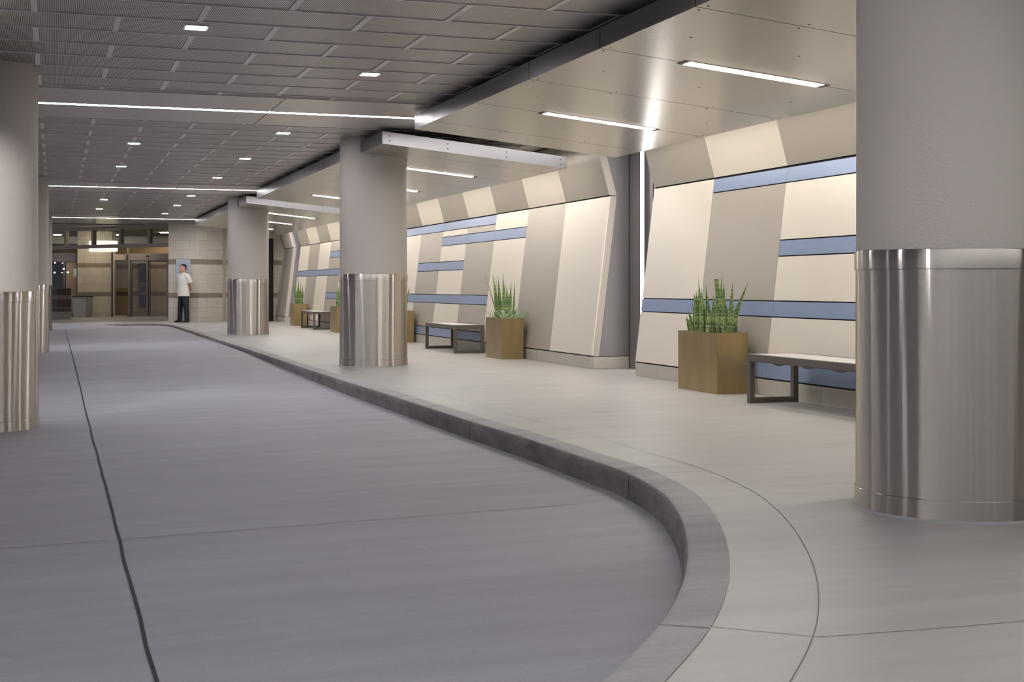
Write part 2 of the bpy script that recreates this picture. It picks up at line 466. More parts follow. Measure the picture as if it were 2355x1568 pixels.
mb = MB()
us = [-14 + i * 0.8 for i in range(57)] + [31 + i * 0.2 for i in range(16)] + [34.2 + i * 0.6 for i in range(8)]; vs = [-16, -12, -9, -7, -6, -5.2, -4.65, -4.2, -3.8, -3.4, -3.0, -2.8, -2.6, -2.4, -2.2, -2.0, -1.8, -1.6, -1.4, -1.1, -0.96, -0.7]
for i in range(len(us) - 1):
    for j in range(len(vs) - 1):
        mb.face([(vs[j], us[i], road_z(us[i], vs[j])), (vs[j + 1], us[i], road_z(us[i], vs[j + 1])), (vs[j + 1], us[i + 1], road_z(us[i + 1], vs[j + 1])), (vs[j], us[i + 1], road_z(us[i + 1], vs[j]))])
floor = local(mb, 'floor', m_road, smooth=True); tag(floor, kind='structure')
# joints in the drive
def ribbon(mb, pts, w, zf, mi=0):
    for i in range(len(pts) - 1):
        (u0, v0), (u1, v1) = pts[i], pts[i + 1]
        du, dv = u1 - u0, v1 - v0; L = math.hypot(du, dv)
        if L < 1e-6: continue
        nu, nv = -dv / L * w / 2, du / L * w / 2
        q = [(u0 + nu, v0 + nv), (u0 - nu, v0 - nv), (u1 - nu, v1 - nv), (u1 + nu, v1 + nv)]
        pts3 = [(v, u, zf(u, v)) for u, v in q]
        a = Vector(pts3[1]) - Vector(pts3[0]); b = Vector(pts3[2]) - Vector(pts3[1])
        mb.face(pts3 if a.cross(b).z > 0 else pts3[::-1], mi)
mb = MB()
jr = random.Random(3)
ribbon(mb, [(-9 + i * 0.4, -3.765 + jr.uniform(-0.004, 0.004)) for i in range(107)], 0.014, lambda u, v: road_z(u, v) + 0.004)
for uu, ww, v1 in ((1.5, 0.006, -1.28), (4.55, 0.005, -1.02), (-2.25, 0.012, -3.0)):
    ribbon(mb, [(uu, -9 + i * 0.5) for i in range(int((v1 + 9) / 0.5) + 1)] + [(uu, v1)], ww, lambda u, v: road_z(u, v) + 0.0025, 1)
local(mb, 'expansion_joint', [m_joint, m_joint_soft], parent=floor)

# sidewalk
mb = MB()
inner = off(0.172)
tip = max(range(len(CF)), key=lambda i: inner[i][0])
for i in range(len(CF) - 1):
    a, b = inner[i], inner[i + 1]
    if i < tip: mb.face([(a[1], a[0], 0), (b[1], b[0], 0), (b[1], 40, 0), (a[1], 40, 0)])
    else: mb.face([(a[1], a[0], 0), (b[1], b[0], 0), (3.4, b[0], 0), (3.4, a[0], 0)])
a = inner[tip]
mb.face([(a[1], a[0], 0), (3.4, a[0], 0), (3.4, 40, 0), (a[1], 40, 0)])
side = local(mb, 'sidewalk', m_walk); tag(side, kind='structure')
mb = MB()
jl = [p for p in off(0.482)]
jl = [p for p in jl if p[0] < 33 and p[1] > -9 and p[0] < 33]
ribbon(mb, jl, 0.0042, lambda u, v: 0.0015)
bent = [(-1.63, -2.2), (-1.77, -2.04), (-1.89, -1.9), (-1.915, -1.55), (-1.93, -1.18), (-1.95, -0.6)]
ribbon(mb, bent, 0.0036, lambda u, v: 0.0015)
for uu in (1.5, 4.53, 7.6, 10.6):
    ribbon(mb, [(uu, -0.815), (uu, -0.51)], 0.006, lambda u, v: 0.0015)
local(mb, 'control_joint', m_joint_soft, parent=side)

# curb
mb = MB()
prof = [(0.172, -0.004), (0.172, 0.003), (0.10, 0.003), (0.03, 0.002), (0.012, -0.003), (0.002, -0.016), (-0.006, -0.05), (-0.014, -0.32)]
offs = {d: off(d) for d, _ in prof}
n = len(CF)
rows = []
for i in range(n):
    h = 1.0
    row = []
    for d, z in prof:
        q = offs[d][i]
        row.append((q[1], q[0], z))
    rows.append(row)
b0 = len(mb.v)
for r in rows: mb.v += r
k = len(prof)
for i in range(n - 1):
    for j in range(k - 1):
        mb.f.append((b0 + i * k + j, b0 + i * k + j + 1, b0 + (i + 1) * k + j + 1, b0 + (i + 1) * k + j))
        mb.m.append(1 if j < 4 else 0); mb.uv.append(None)
mb.face([rows[0][j] for j in range(k)]); mb.face([rows[-1][j] for j in range(k)][::-1])
curb = local(mb, 'curb', [m_curb, m_curbtop], smooth=True, sharp=50); tag(curb, kind='structure')
mb = MB()
def curb_joint(u):
    i = min(range(n), key=lambda q: abs(CF[q][0] - u))
    p0 = offs[0.172][i]; p1 = offs[0.012][i]; p2 = offs[-0.006][i]
    ribbon(mb, [(p0[0], p0[1]), (p1[0], p1[1])], 0.0045, lambda u_, v_: 0.005)
    t = 0.004
    if u > 0: mb.face([(p2[1] - 0.003, p2[0] - t, -0.006), (p2[1] - 0.003, p2[0] + t, -0.006), (p2[1] - 0.011, p2[0] + t, -0.2), (p2[1] - 0.011, p2[0] - t, -0.2)])
for u in (-1.62, 1.5, 4.53, 7.6): curb_joint(u)
local(mb, 'curb_joint', m_joint, parent=curb)

# entrance pad and interior floor
mb = MB(); mb.box(-19, -7.0, 42.6, 60, -0.05, 0.004)
pad = mb.build('entrance_floor', m_pad); tag(pad, kind='structure')

# ---------------------------------------------------------------- ceiling
mb = MB()
mb.face([(-11, -14, ZC + 0.02), (-11, 39.0, ZC + 0.02), (4, 39.0, ZC + 0.02), (4, -14, ZC + 0.02)], 0)      # dark void plane above the grid
PIT = 0.605; TV = 1.15
def in_beam(u):
    for kk in range(-1, 4):
        if 8.52 + BAY * kk - 0.001 < u < 10.87 + BAY * kk: return True
    return False
for kk in range(-1, 4):
    lo = 10.87 + BAY * (kk - 1); hi = 8.52 + BAY * kk
    lines = []
    base = 11.03 + BAY * (kk - 1)
    u = base
    while u < hi: lines.append(u); u += PIT
    edges = [lo] + lines + [hi]
    for i in range(len(edges) - 1):
        u0, u1 = edges[i], edges[i + 1]
        if u1 < -13 or u1 > 38.7: continue
        shift = -4.2 if (i % 2 == 0) else -3.625
        t0 = shift - TV * 6
        while t0 < 3.4:
            x0, x1 = t0 + 0.022, t0 + TV - 0.022
            if x0 > -11:
                mb.box(x0, x1, u0 + 0.010, u1 - 0.020, ZC + 0.004, ZC + 0.012, 1)
            if t0 > -11:
                mb.box(t0 - 0.022, t0 + 0.022, u0 + 0.006, u1 - 0.006, ZC - 0.002, ZC + 0.012, 2)
            t0 += TV
        mb.box(-11, 3.4, u1 - 0.009, u1 + 0.009, ZC - 0.003, ZC + 0.012, 2)
ceil = local(mb, 'ceiling', [m_void, m_slat, m_rail]); tag(ceil, kind='structure')

def screws(mb, pts, r=0.011, dz=0.002, mi=1):
    for x, y, z in pts:
        mb.face([(x + r * math.cos(2 * PI * j / 8), y - r * math.sin(2 * PI * j / 8), z - dz) for j in range(8)], mi)

beam_lab = ['in front of the viewer overhead', 'nearest visible', 'second', 'third, near the entrance']
order = ['overhead before the visible ones', 'nearest of three across the ceiling', 'middle of three across the ceiling', 'farthest, closest to the entrance']
for kk in range(-1, 3):
    e = frame_empty('ceiling_beam'); tag(e, kind='structure')
    u0, u1 = 8.52 + BAY * kk, 10.87 + BAY * kk; um = 9.69 + BAY * kk
    segs = [(-11, -7.4), (-7.39, -4.6), (-4.59, -1.805), (-1.795, 0.6), (0.61, 3.0)]
    for x0, x1 in segs:
        m = MB()
        for a, b in ((u0, um - 0.06), (um + 0.06, u1)):
            m.box(x0, x1, a, b, ZC - 0.012, ZC + 0.015)
        pts = []
        for xx in (x0 + 0.08, (x0 + x1) / 2, x1 - 0.08):
            for yy in (u0 + 0.07, u0 + 0.45, um - 0.5, um + 0.5, u1 - 0.45, u1 - 0.07): pts.append((xx, yy, ZC - 0.012))
        screws(m, pts)
        m.build('beam_panel', [m_beam, m_screw], parent=e)
    m = MB(); m.box(-10.9, 3.0, um - 0.06, um + 0.06, ZC + 0.004, ZC + 0.03)
    r = frame_empty('ceiling_strip_light')
    for nm, mm, bx in (('lens', m_strip, (-10.9, 2.6, um - 0.05, um + 0.05, ZC - 0.008, ZC - 0.002)), ('housing', m_rail, (-10.95, 2.65, um - 0.057, um + 0.057, ZC - 0.002, ZC + 0.014))):
        m = MB(); m.box(*bx); m.build(nm, mm, parent=r)
    tag(r, 'long white strip light in a metal beam, ' + order[kk + 1], 'light', 'strip lights across the ceiling')

# square downlights
DL = [(5.00, -3.05), (6.77, -1.31), (11.77, -1.30), (13.67, -3.03), (15.39, -1.30), (17.35, -3.03), (19.15, -1.29), (24.2, -1.27), (26.1, -3.0), (27.8, -1.26), (29.9, -2.98), (31.6, -1.25),
      (0.6, -3.05), (3.0, -1.3), (3.1, -6.1), (-1.6, -3.5)]
dl_lab = ['alone in the left row before the nearest light strip', 'alone in the right row before the nearest light strip',
          'first of the right row beyond the nearest light strip', 'first of the left row beyond the nearest light strip', 'second of the right row beyond the nearest light strip',
          'second of the left row beyond the nearest light strip', 'third of the right row, just before the middle light strip',
          'first of the right row beyond the middle light strip', 'first of the left row beyond the middle light strip', 'second of the right row beyond the middle light strip',
          'second of the left row, close to the farthest light strip', 'third of the right row, close to the farthest light strip',
          'left row above the viewer', 'right row above the viewer', 'beyond the left columns', 'added out of view to brighten the nearest column']
# accent spots: one beyond the left columns, one added to brighten the nearest column
SPOT = {(3.1, -6.1): (900.0, (7.47, -4.65, 1.4), 26), (-1.6, -3.5): (110.0, (0.0, 0.0, 1.9), 32)}
proto = None
for (u, v), lb in zip(DL, dl_lab):
    if proto is None:
        r = empty('ceiling_downlight', W(u, v, ZC - 0.002), RZ)
        m = MB()
        a, b = 0.075, 0.092
        for bx in ((-b, b, -b, -a), (-b, b, a, b), (-b, -a, -a, a), (a, b, -a, a)): m.box(*bx, 0.0, 0.012)
        m.build('trim_ring', m_rail, parent=r)
        m = MB(); m.box(-a, a, -a, a, -0.001, 0.008); m.build('lens', m_down, parent=r)
        proto = r
    else:
        r = copy_tree(proto); r.location = W(u, v, ZC - 0.002)
    if (u, v) in SPOT:
        en, (tu, tvv, tz), ang = SPOT[(u, v)]
        sl = D.lights.new('lamp', 'SPOT'); sl.energy = en; sl.spot_size = math.radians(ang); sl.spot_blend = 0.7
        sl.shadow_soft_size = 0.07; sl.color = (0.98, 0.96, 1.0)
        so = D.objects.new('lamp', sl); COL.objects.link(so); so.parent = r; so.location = (0, 0, -0.02)
        so.rotation_euler = Vector((tvv - v, tu - u, tz - ZC)).to_track_quat('-Z', 'Y').to_euler()
    tag(r, 'small square downlight, ' + lb, 'light', 'square ceiling downlights')

# ---------------------------------------------------------------- columns
def make_column():
    r = empty('round_column', (0, 0, 0))
    m = MB(); m.lathe([(0.449, 1.19), (0.449, 3.25)], 96); m.build('shaft', m_stucco, parent=r, smooth=True)
    m = MB(); m.lathe([(0.40, 0.01), (0.4525, 0.01), (0.4525, 1.212), (0.449, 1.212)], 128); j = m.build('steel_jacket', m_steel, parent=r, smooth=True)
    m = MB(); m.lathe([(0.4535, 0.094), (0.457, 0.092), (0.457, 0.004), (0.45, 0.004)][::-1], 128, cap=False); m.build('base_band', m_steel, parent=j, smooth=True)
    m = MB(); m.lathe([(0.4535, 1.132), (0.4575, 1.133), (0.4575, 1.217), (0.454, 1.222), (0.446, 1.223)], 128, cap=False); m.build('top_band', m_steel, parent=j, smooth=True)
    m = MB(); m.lathe([(0.474, 0.0), (0.466, 0.006), (0.455, 0.008)], 64, cap=False); m.build('sealant_ring', m_seal, parent=r, smooth=True)
    return r
cols = [(0.0, 0.0, 0, 'largest round steel-jacketed column, nearest the viewer at the right edge'),
        (12.327, 0.0, 0, 'round column on the sidewalk in the middle, left of the second bench'),
        (24.85, 0.03, 0, 'farthest round sidewalk column, beside the stone pier and the standing person'),
        (7.47, -4.65, 1, 'round column at the left edge standing on the drive, nearest of the left row'),
        (20.45, -4.60, 1, 'second round column of the left row, half hidden behind the nearest left column'),
        (33.1, -4.55, 1, 'third round column of the left row, only a sliver seen beside the reception desk')]
proto = None
for u, v, on_road, lb in cols:
    z = road_z(u, v) if on_road else 0.0
    r = make_column() if proto is None else copy_tree(proto)
    proto = proto or r
    r.location = W(u, v, z); r.rotation_euler = (0, 0, RZ)
    tag(r, lb, 'column', 'round steel-jacketed columns')

# ---------------------------------------------------------------- canopies
VF, VE = -0.25, 2.163
def cz(v): return 2.81 - 0.0995 * (v - VF)
FH = 0.152
can_lab = ['nearest', 'middle', 'farthest']
for kk in range(3):
    ua, ub = -1.59 + BAY * kk, 9.17 + BAY * kk
    e = frame_empty('ceiling_canopy'); tag(e, kind='structure')
    seams = [ua] + [q + BAY * kk for q in (-0.86, 0.68, 2.22, 3.78, 5.35, 6.87, 8.39)] + [ub]
    for i in range(len(seams) - 1):
        a, b = seams[i] + 0.005, seams[i + 1] - 0.005
        m = MB()
        m.hexa([(VF, a, cz(VF)), (VE, a, cz(VE)), (VE, b, cz(VE)), (VF, b, cz(VF)), (VF, a, cz(VF) + .004), (VE, a, cz(VE) + .004), (VE, b, cz(VE) + .004), (VF, b, cz(VF) + .004)])
        pts = []
        for vv in (VF + 0.05, 0.52, 1.45, VE - 0.05):
            for yy in ((a + 0.06, b - 0.06)):
                pts.append((vv, yy, cz(vv)))
        for vv in (0.1, 0.95, 1.8): pts.append((vv, (a + b) / 2, cz(vv)))
        screws(m, pts, 0.010)
        m.build('soffit_panel', [m_alu, m_screw], parent=e)
        m = MB()
        m.box(VF - 0.006, VF - 0.001, a, b, cz(VF), cz(VF) + FH)
        for yy in (a + 0.07, (a + b) / 2, b - 0.07):
            for zz in (0.045, 0.105):
                m.face([(VF - 0.0075, yy - 0.009 * math.cos(2 * PI * j / 8), cz(VF) + zz + 0.009 * math.sin(2 * PI * j / 8)) for j in range(8)], 1)
        m.build('fascia_panel', [m_fascia_shaded, m_screw], parent=e)
    m = MB()
    m.hexa([(VF + .002, ua + .004, cz(VF) + .005), (VE - .002, ua + .004, cz(VE) + .005), (VE - .002, ub - .004, cz(VE) + .005), (VF + .002, ub - .004, cz(VF) + .005),
            (VF + .002, ua + .004, cz(VF) + FH - .004), (VE - .002, ua + .004, cz(VE) + FH - .004), (VE - .002, ub - .004, cz(VE) + FH - .004), (VF + .002, ub - .004, cz(VF) + FH - .004)])
    m.build('core', m_black, parent=e)
    for nm, y0, y1, ys in (('end_fascia', ua - 0.002, ua + 0.003, ua - 0.0035), ('end_fascia', ub - 0.003, ub + 0.002, ub + 0.0035)):
        m = MB()
        m.hexa([(VF, y0, cz(VF)), (VE, y0, cz(VE)), (VE, y1, cz(VE)), (VF, y1, cz(VF)), (VF, y0, cz(VF) + FH), (VE, y0, cz(VE) + FH), (VE, y1, cz(VE) + FH), (VF, y1, cz(VF) + FH)])
        for vv in (VF + 0.09, 0.58, 1.35, VE - 0.08):
            for zz in (0.045, 0.105):
                m.face([(vv + 0.009 * math.cos(2 * PI * j / 8), ys, cz(vv) + zz + 0.009 * math.sin(2 * PI * j / 8)) for j in range(8)], 1)
        m.build(nm, [m_endfascia, m_screw], parent=e)
    m = MB(); m.hexa([(VE, ua, cz(VE)), (VE + .004, ua, cz(VE)), (VE + .004, ub, cz(VE)), (VE, ub, cz(VE)), (VE, ua, cz(VE) + FH), (VE + .004, ua, cz(VE) + FH), (VE + .004, ub, cz(VE) + FH), (VE, ub, cz(VE) + FH)])
    m.build('wall_side_edge', m_fascia_shaded, parent=e)
    # lamps set into alternate soffit seams
    for i, q in enumerate((0.68, 3.78, 6.88)):
        u = q + BAY * kk
        r = frame_empty('ceiling_slot_light')
        x0, x1 = 0.45, 1.60
        m = MB()
        for (a, b, c, d) in ((x0 - .012, x1 + .012, u - .076, u - .068), (x0 - .012, x1 + .012, u + .068, u + .076), (x0 - .05, x0, u - .068, u + .068), (x1, x1 + .05, u - .068, u + .068)):
            m.hexa([(a, c, cz(a) - .003), (b, c, cz(b) - .003), (b, d, cz(b) - .003), (a, d, cz(a) - .003), (a, c, cz(a) + .001), (b, c, cz(b) + .001), (b, d, cz(b) + .001), (a, d, cz(a) + .001)])
        m.build('frame', m_screw, parent=r)
        m = MB()
        m.hexa([(x0, u - .064, cz(x0) - .004), (x1, u - .064, cz(x1) - .004), (x1, u + .064, cz(x1) - .004), (x0, u + .064, cz(x0) - .004),
                (x0, u - .064, cz(x0) - .0005), (x1, u - .064, cz(x1) - .0005), (x1, u + .064, cz(x1) - .0005), (x0, u + .064, cz(x0) - .0005)])
        m.build('lens', m_lens, parent=r)
        tag(r, 'short white slot light, %s canopy soffit, %s of its three from the viewer' % (can_lab[kk], ('first', 'second', 'third')[i]), 'light', 'slot lights in the canopies')
    # wall-washing lamp in the gap between canopy and wall
    r = frame_empty('ceiling_cove_light')
    m = MB(); m.box(2.185, 2.255, ua + 0.25, ub - 0.15, 2.685, 2.715); m.build('housing', m_rail, parent=r)
    m = MB(); m.box(2.195, 2.245, ua + 0.27, ub - 0.17, 2.675, 2.685); m.build('lens', m_cove, parent=r)
    tag(r, 'wall-washing strip hidden in the gap between the %s canopy and the cladding' % can_lab[kk], 'light', 'cove lights')

# ---------------------------------------------------------------- folded cladding wall
def wv(z):                    # face of the cladding
    if z <= 0.157: return 2.47
    if z <= 2.228: return 2.47 + 0.25 * (z - 0.157) / 2.071
    return 2.72 - 0.125 * (z - 2.228) / 0.453
ZT = 3.0
T = 0.02
BANDS = {'A': (2.070, 2.222), 'B': (1.80, 1.96), 'C': (1.350, 1.507), 'D': (0.760, 0.915), 'E': (0.163, 0.318)}
def panel(e, name, mat, u0, u1, z0, z1, g=0.006):
    m = MB()
    a, b = u0 + 0.002, u1 - 0.002; c, d = z0 + g, z1 - g
    m.hexa([(wv(c), a, c), (wv(c) + T, a, c), (wv(c) + T, b, c), (wv(c), b, c), (wv(d), a, d), (wv(d) + T, a, d), (wv(d) + T, b, d), (wv(d), b, d)])
    m.build(name, mat, parent=e)
def clad(name, ustart, pitch, count, light_first, bands, near_end=True):
    """panels are counted from the near end"""
    e = frame_empty(name); tag(e, kind='structure')
    uend = ustart + pitch * count
    for i in range(count):
        u0, u1 = ustart + pitch * i, ustart + pitch * (i + 1)
        light = (i % 2 == 0) == light_first
        cuts = sorted([BANDS[b] for b, lst in bands.items() if i in lst])
        z = 0.163
        for lo, hi in cuts:
            if lo - z > 0.03: panel(e, 'cream_panel' if light else 'taupe_panel', m_light if light else m_dark, u0, u1, z, lo)
            panel(e, 'blue_band', m_blue, u0, u1, lo, hi)
            z = hi
        if 2.226 - z > 0.03: panel(e, 'cream_panel' if light else 'taupe_panel', m_light if light else m_dark, u0, u1, z, 2.226)
        panel(e, 'taupe_panel' if light else 'cream_panel', m_dark if light else m_light, u0, u1, 2.232, ZT)
    # dark backing that shows in the joints
    m = MB()
    k = 0.012
    prof = [(wv(z) + k, z) for z in (0.157, 2.228, ZT)]
    m.prism([(3.0, 0.157)] + prof[0:1] + prof[1:] + [(3.0, ZT)], 'y', ustart + 0.012, uend - 0.012)
    m.build('backing', m_black, parent=e)
    # end returns
    for s, uu, dirn in ((0, ustart, 1), (1, uend, -1)):
        a, b = (uu, uu + 0.014) if dirn > 0 else (uu - 0.014, uu)
        m = MB()
        pr = [(wv(z) + 0.021, z) for z in (0.16, 2.224)]; m.prism(pr + [(wv(2.224) + 0.105, 2.224), (wv(0.16) + 0.105, 0.16)], 'y', a, b)
        pr = [(wv(z) + 0.021, z) for z in (2.232, ZT)]; m.prism(pr + [(wv(ZT) + 0.105, ZT), (wv(2.232) + 0.105, 2.232)], 'y', a, b)
        m.build('edge_strip', m_edge, parent=e)
        a, b = (uu + 0.002, uu + 0.012) if dirn > 0 else (uu - 0.012, uu - 0.002)
        m = MB()
        pr = [(wv(z) + 0.108, z) for z in (0.16, 2.228, ZT)]; m.prism(pr + [(2.99, ZT), (2.99, 0.16)], 'y', a, b)
        m.build('end_return', m_return, parent=e)
    # tiled base
    m = MB()
    m.box(2.485, 2.99, ustart + 0.01, uend - 0.01, 0.0, 0.15, 1)
    q = uend - 0.004
    while q > ustart + 0.01:
        p = max(ustart + 0.004, q - 0.585)
        m.box(2.472, 2.49, p + 0.002, q - 0.002, 0.002, 0.153, 0)
        q = p
    for a, b in ((ustart - 0.002, ustart + 0.014), (uend - 0.014, uend + 0.002)): m.box(2.49, 2.99, a, b, 0.002, 0.153, 0)
    m.build('tiled_base', [m_tile, m_grout], parent=e)
    return e
def rng(a, b): return list(range(a, b + 1))
# nearest wall: far end at u = 9.265, 7 panels; index 6 is the far (light) one
clad('wall_right_near', 9.265 - 1.5435 * 7, 1.5435, 7, True, {'A': rng(0, 5), 'C': rng(0, 4), 'D': rng(0, 6), 'E': rng(0, 5)})
clad('wall_right_middle', 10.637, 1.5515, 7, True, {'A': rng(3, 6), 'B': rng(2, 4), 'C': rng(4, 5), 'D': rng(3, 6), 'E': rng(3, 6)})
clad('wall_right_far', 33.55 - 1.52 * 7, 1.52, 7, True, {'C': rng(0, 6), 'B': rng(0, 3), 'D': rng(0, 3)})
clad('wall_right_end', 34.87, 1.52, 2, False, {})
# dark recessed wall behind, seen between the cladding walls
mb = MB(); mb.box(3.0, 3.06, -13.8, 37.2, 0.0, ZC); rw = local(mb, 'wall_right_recess', m_recess); tag(rw, kind='structure')
mb = MB()
for uu in (9.9, 22.25, 34.2): mb.box(2.994, 3.001, uu - 0.004, uu + 0.004, 0.0, ZC)
local(mb, 'recess_joint', m_black, parent=rw)
for i, (uu, lb) in enumerate(((10.13, 'in the dark recess left of the nearest cladding wall'), (22.6, 'in the recess hidden behind the middle column'), (34.35, 'in the far recess beside the last cladding wall'))):
    r = frame_empty('wall_vertical_light')
    m = MB(); m.box(2.955, 3.0, uu - 0.055, uu + 0.055, 0.02, 2.98); m.build('housing', m_return, parent=r)
    m = MB(); m.box(2.948, 2.955, uu - 0.044, uu + 0.044, 0.05, 2.96); m.build('lens', m_vert, parent=r)
    tag(r, 'tall white vertical light ' + lb, 'light', 'vertical recess lights')

# ---------------------------------------------------------------- benches
def make_bench(L=1.76, Wd=0.50, H=0.445):
    r = empty('metal_bench', (0, 0, 0)); s = 0.05
    m = MB()
    nsl = 8; w = (Wd - 0.09) / nsl
    for i in range(nsl):
        x = -Wd / 2 + 0.045 + i * w
        m.box(x + 0.006, x + w - 0.006, -L / 2 + 0.04, L / 2 - 0.04, H - 0.022, H - 0.001)
    for yy in (-0.5, 0.0, 0.5): m.box(-Wd / 2 + 0.04, Wd / 2 - 0.04, yy - 0.02, yy + 0.02, H - 0.045, H - 0.022)
    m.build('seat_slats', m_slats, parent=r, bevel=0.002)
    m = MB()
    for x in (-Wd / 2, Wd / 2 - 0.045): m.box(x, x + 0.045, -L / 2, L / 2, H - 0.062, H)
    for y in (-L / 2, L / 2 - 0.045): m.box(-Wd / 2 + 0.045, Wd / 2 - 0.045, y, y + 0.045, H - 0.062, H)
    m.build('seat_frame', m_bench, parent=r, bevel=0.003)
    # shallow scalloped stiffeners below the long rails
    for x in (-Wd / 2 + 0.012, Wd / 2 - 0.024):
        m = MB(); pts = []
        for j in range(61):
            y = -L / 2 + 0.05 + (L - 0.1) * j / 60
            pts.append((y, H - 0.062 - 0.022 * (0.5 + 0.5 * math.cos(2 * PI * (y / 0.42))) ** 2.5))
        m.prism([(-L / 2 + 0.05, H - 0.06)] + pts + [(L / 2 - 0.05, H - 0.06)], 'x', x, x + 0.012)
        m.build('apron', m_bench, parent=r)
    for sx in (-1, 1):
        for sy in (-1, 1):
            x0 = -Wd / 2 if sx < 0 else Wd / 2 - s; y0 = -L / 2 if sy < 0 else L / 2 - s
            m = MB(); m.box(x0, x0 + s, y0, y0 + s, 0.0, H - 0.062); m.build('leg', m_bench, parent=r, bevel=0.003)
    for y0 in (-L / 2, L / 2 - s):
        m = MB(); m.box(-Wd / 2 + s, Wd / 2 - s, y0, y0 + s, 0.0, 0.05); m.build('foot_rail', m_bench, parent=r, bevel=0.003)
    return r
proto = None
for u, v, lb in ((4.46, 2.14, 'slatted metal bench on the right, partly hidden behind the large nearest column'),
                 (15.97, 2.19, 'slatted metal bench between two planters, right of the middle column'),
                 (28.42, 2.23, 'small-looking far slatted bench between the middle and farthest columns')):
    r = make_bench() if proto is None else copy_tree(proto)
    proto = proto or r
    r.location = W(u, v, 0); r.rotation_euler = (0, 0, RZ); r.scale = (1, 1.16 if u < 5 else 1.0, 1)
    tag(r, lb, 'bench', 'slatted benches along the wall')

# ---------------------------------------------------------------- planters
def blade(m, base, tip, w, bend, face_dir, cut=False):
    w *= 1.28
    """sword leaf from base to tip (Vectors), width w, sideways bow, cupped cross-section"""
    n = 12
    ax = tip - base; L = ax.length; t = ax.normalized()
    side = (face_dir - t * face_dir.dot(t)).normalized()
    nor = t.cross(side)
    prev = None
    for i in range(n + 1):
        s = i / n
        if cut: pw = 0.75 + 0.25 * math.sin(PI * min(1, s * 1.2))
        else: pw = (0.55 + 0.5 * math.sin(PI * min(1.0, s * 0.9 + 0.12))) * (1 - s ** 2.4) ** 0.85
        hw = max(0.0012, w / 2 * pw)
        c = base + ax * s + bend * math.sin(PI * s)
        tw = 0.45 * math.sin(s * 2.6 + L * 9) * min(1.0, s * 2.5)
        sd = side * math.cos(tw) + nor * math.sin(tw); nn = nor * math.cos(tw) - side * math.sin(tw)
        row = [c - sd * hw, c + nn * hw * 0.28, c + sd * hw]
        back = [c - sd * hw, c + nn * hw * 0.28 - nn * 0.006, c + sd * hw]
        if prev:
            y0, y1 = (i - 1) / n * L * 2, s * L * 2
            for k in range(2):
                m.face([prev[0][k], prev[0][k + 1], row[k + 1], row[k]], 0, [(k * .5, y0), (k * .5 + .5, y0), (k * .5 + .5, y1), (k * .5, y1)])
                m.face([prev[1][k + 1], prev[1][k], back[k], back[k + 1]], 0, [(k * .5 + .5, y0), (k * .5, y0), (k * .5, y1), (k * .5 + .5, y1)])
        prev = (row, back)

def sprig(m, base, d, L, rnd, leaf=0.018):
    """thin stem with small paired round leaves"""
    p = Vector(base); d = Vector(d).normalized(); n = max(4, int(L / 0.03))
    for i in range(n):
        q = p + d * (L / n)
        a = d.cross(Vector((0.3, 0.2, 1))).normalized()
        r = 0.0022
        b = d.cross(a)
        ring0 = [p + (a * math.cos(x) + b * math.sin(x)) * r for x in (0, 2.1, 4.2)]
        ring1 = [q + (a * math.cos(x) + b * math.sin(x)) * r for x in (0, 2.1, 4.2)]
        m.loft([ring0, ring1], True, 0)
        for s in (-1, 1):
            ld = (a * s + Vector((rnd.uniform(-.5, .5), rnd.uniform(-.5, .5), rnd.uniform(-.2, .7)))).normalized()
            sd = ld.cross(d).normalized(); l = leaf * rnd.uniform(0.7, 1.3)
            up = ld.cross(sd) * l * 0.18
            pts = [q, q + ld * l * .45 + sd * l * .38 + up, q + ld * l, q + ld * l * .45 - sd * l * .38 + up]
            m.face(pts, 0)
        p = q
        d = (d + Vector((rnd.uniform(-.15, .15), rnd.uniform(-.15, .15), -0.10))).normalized()

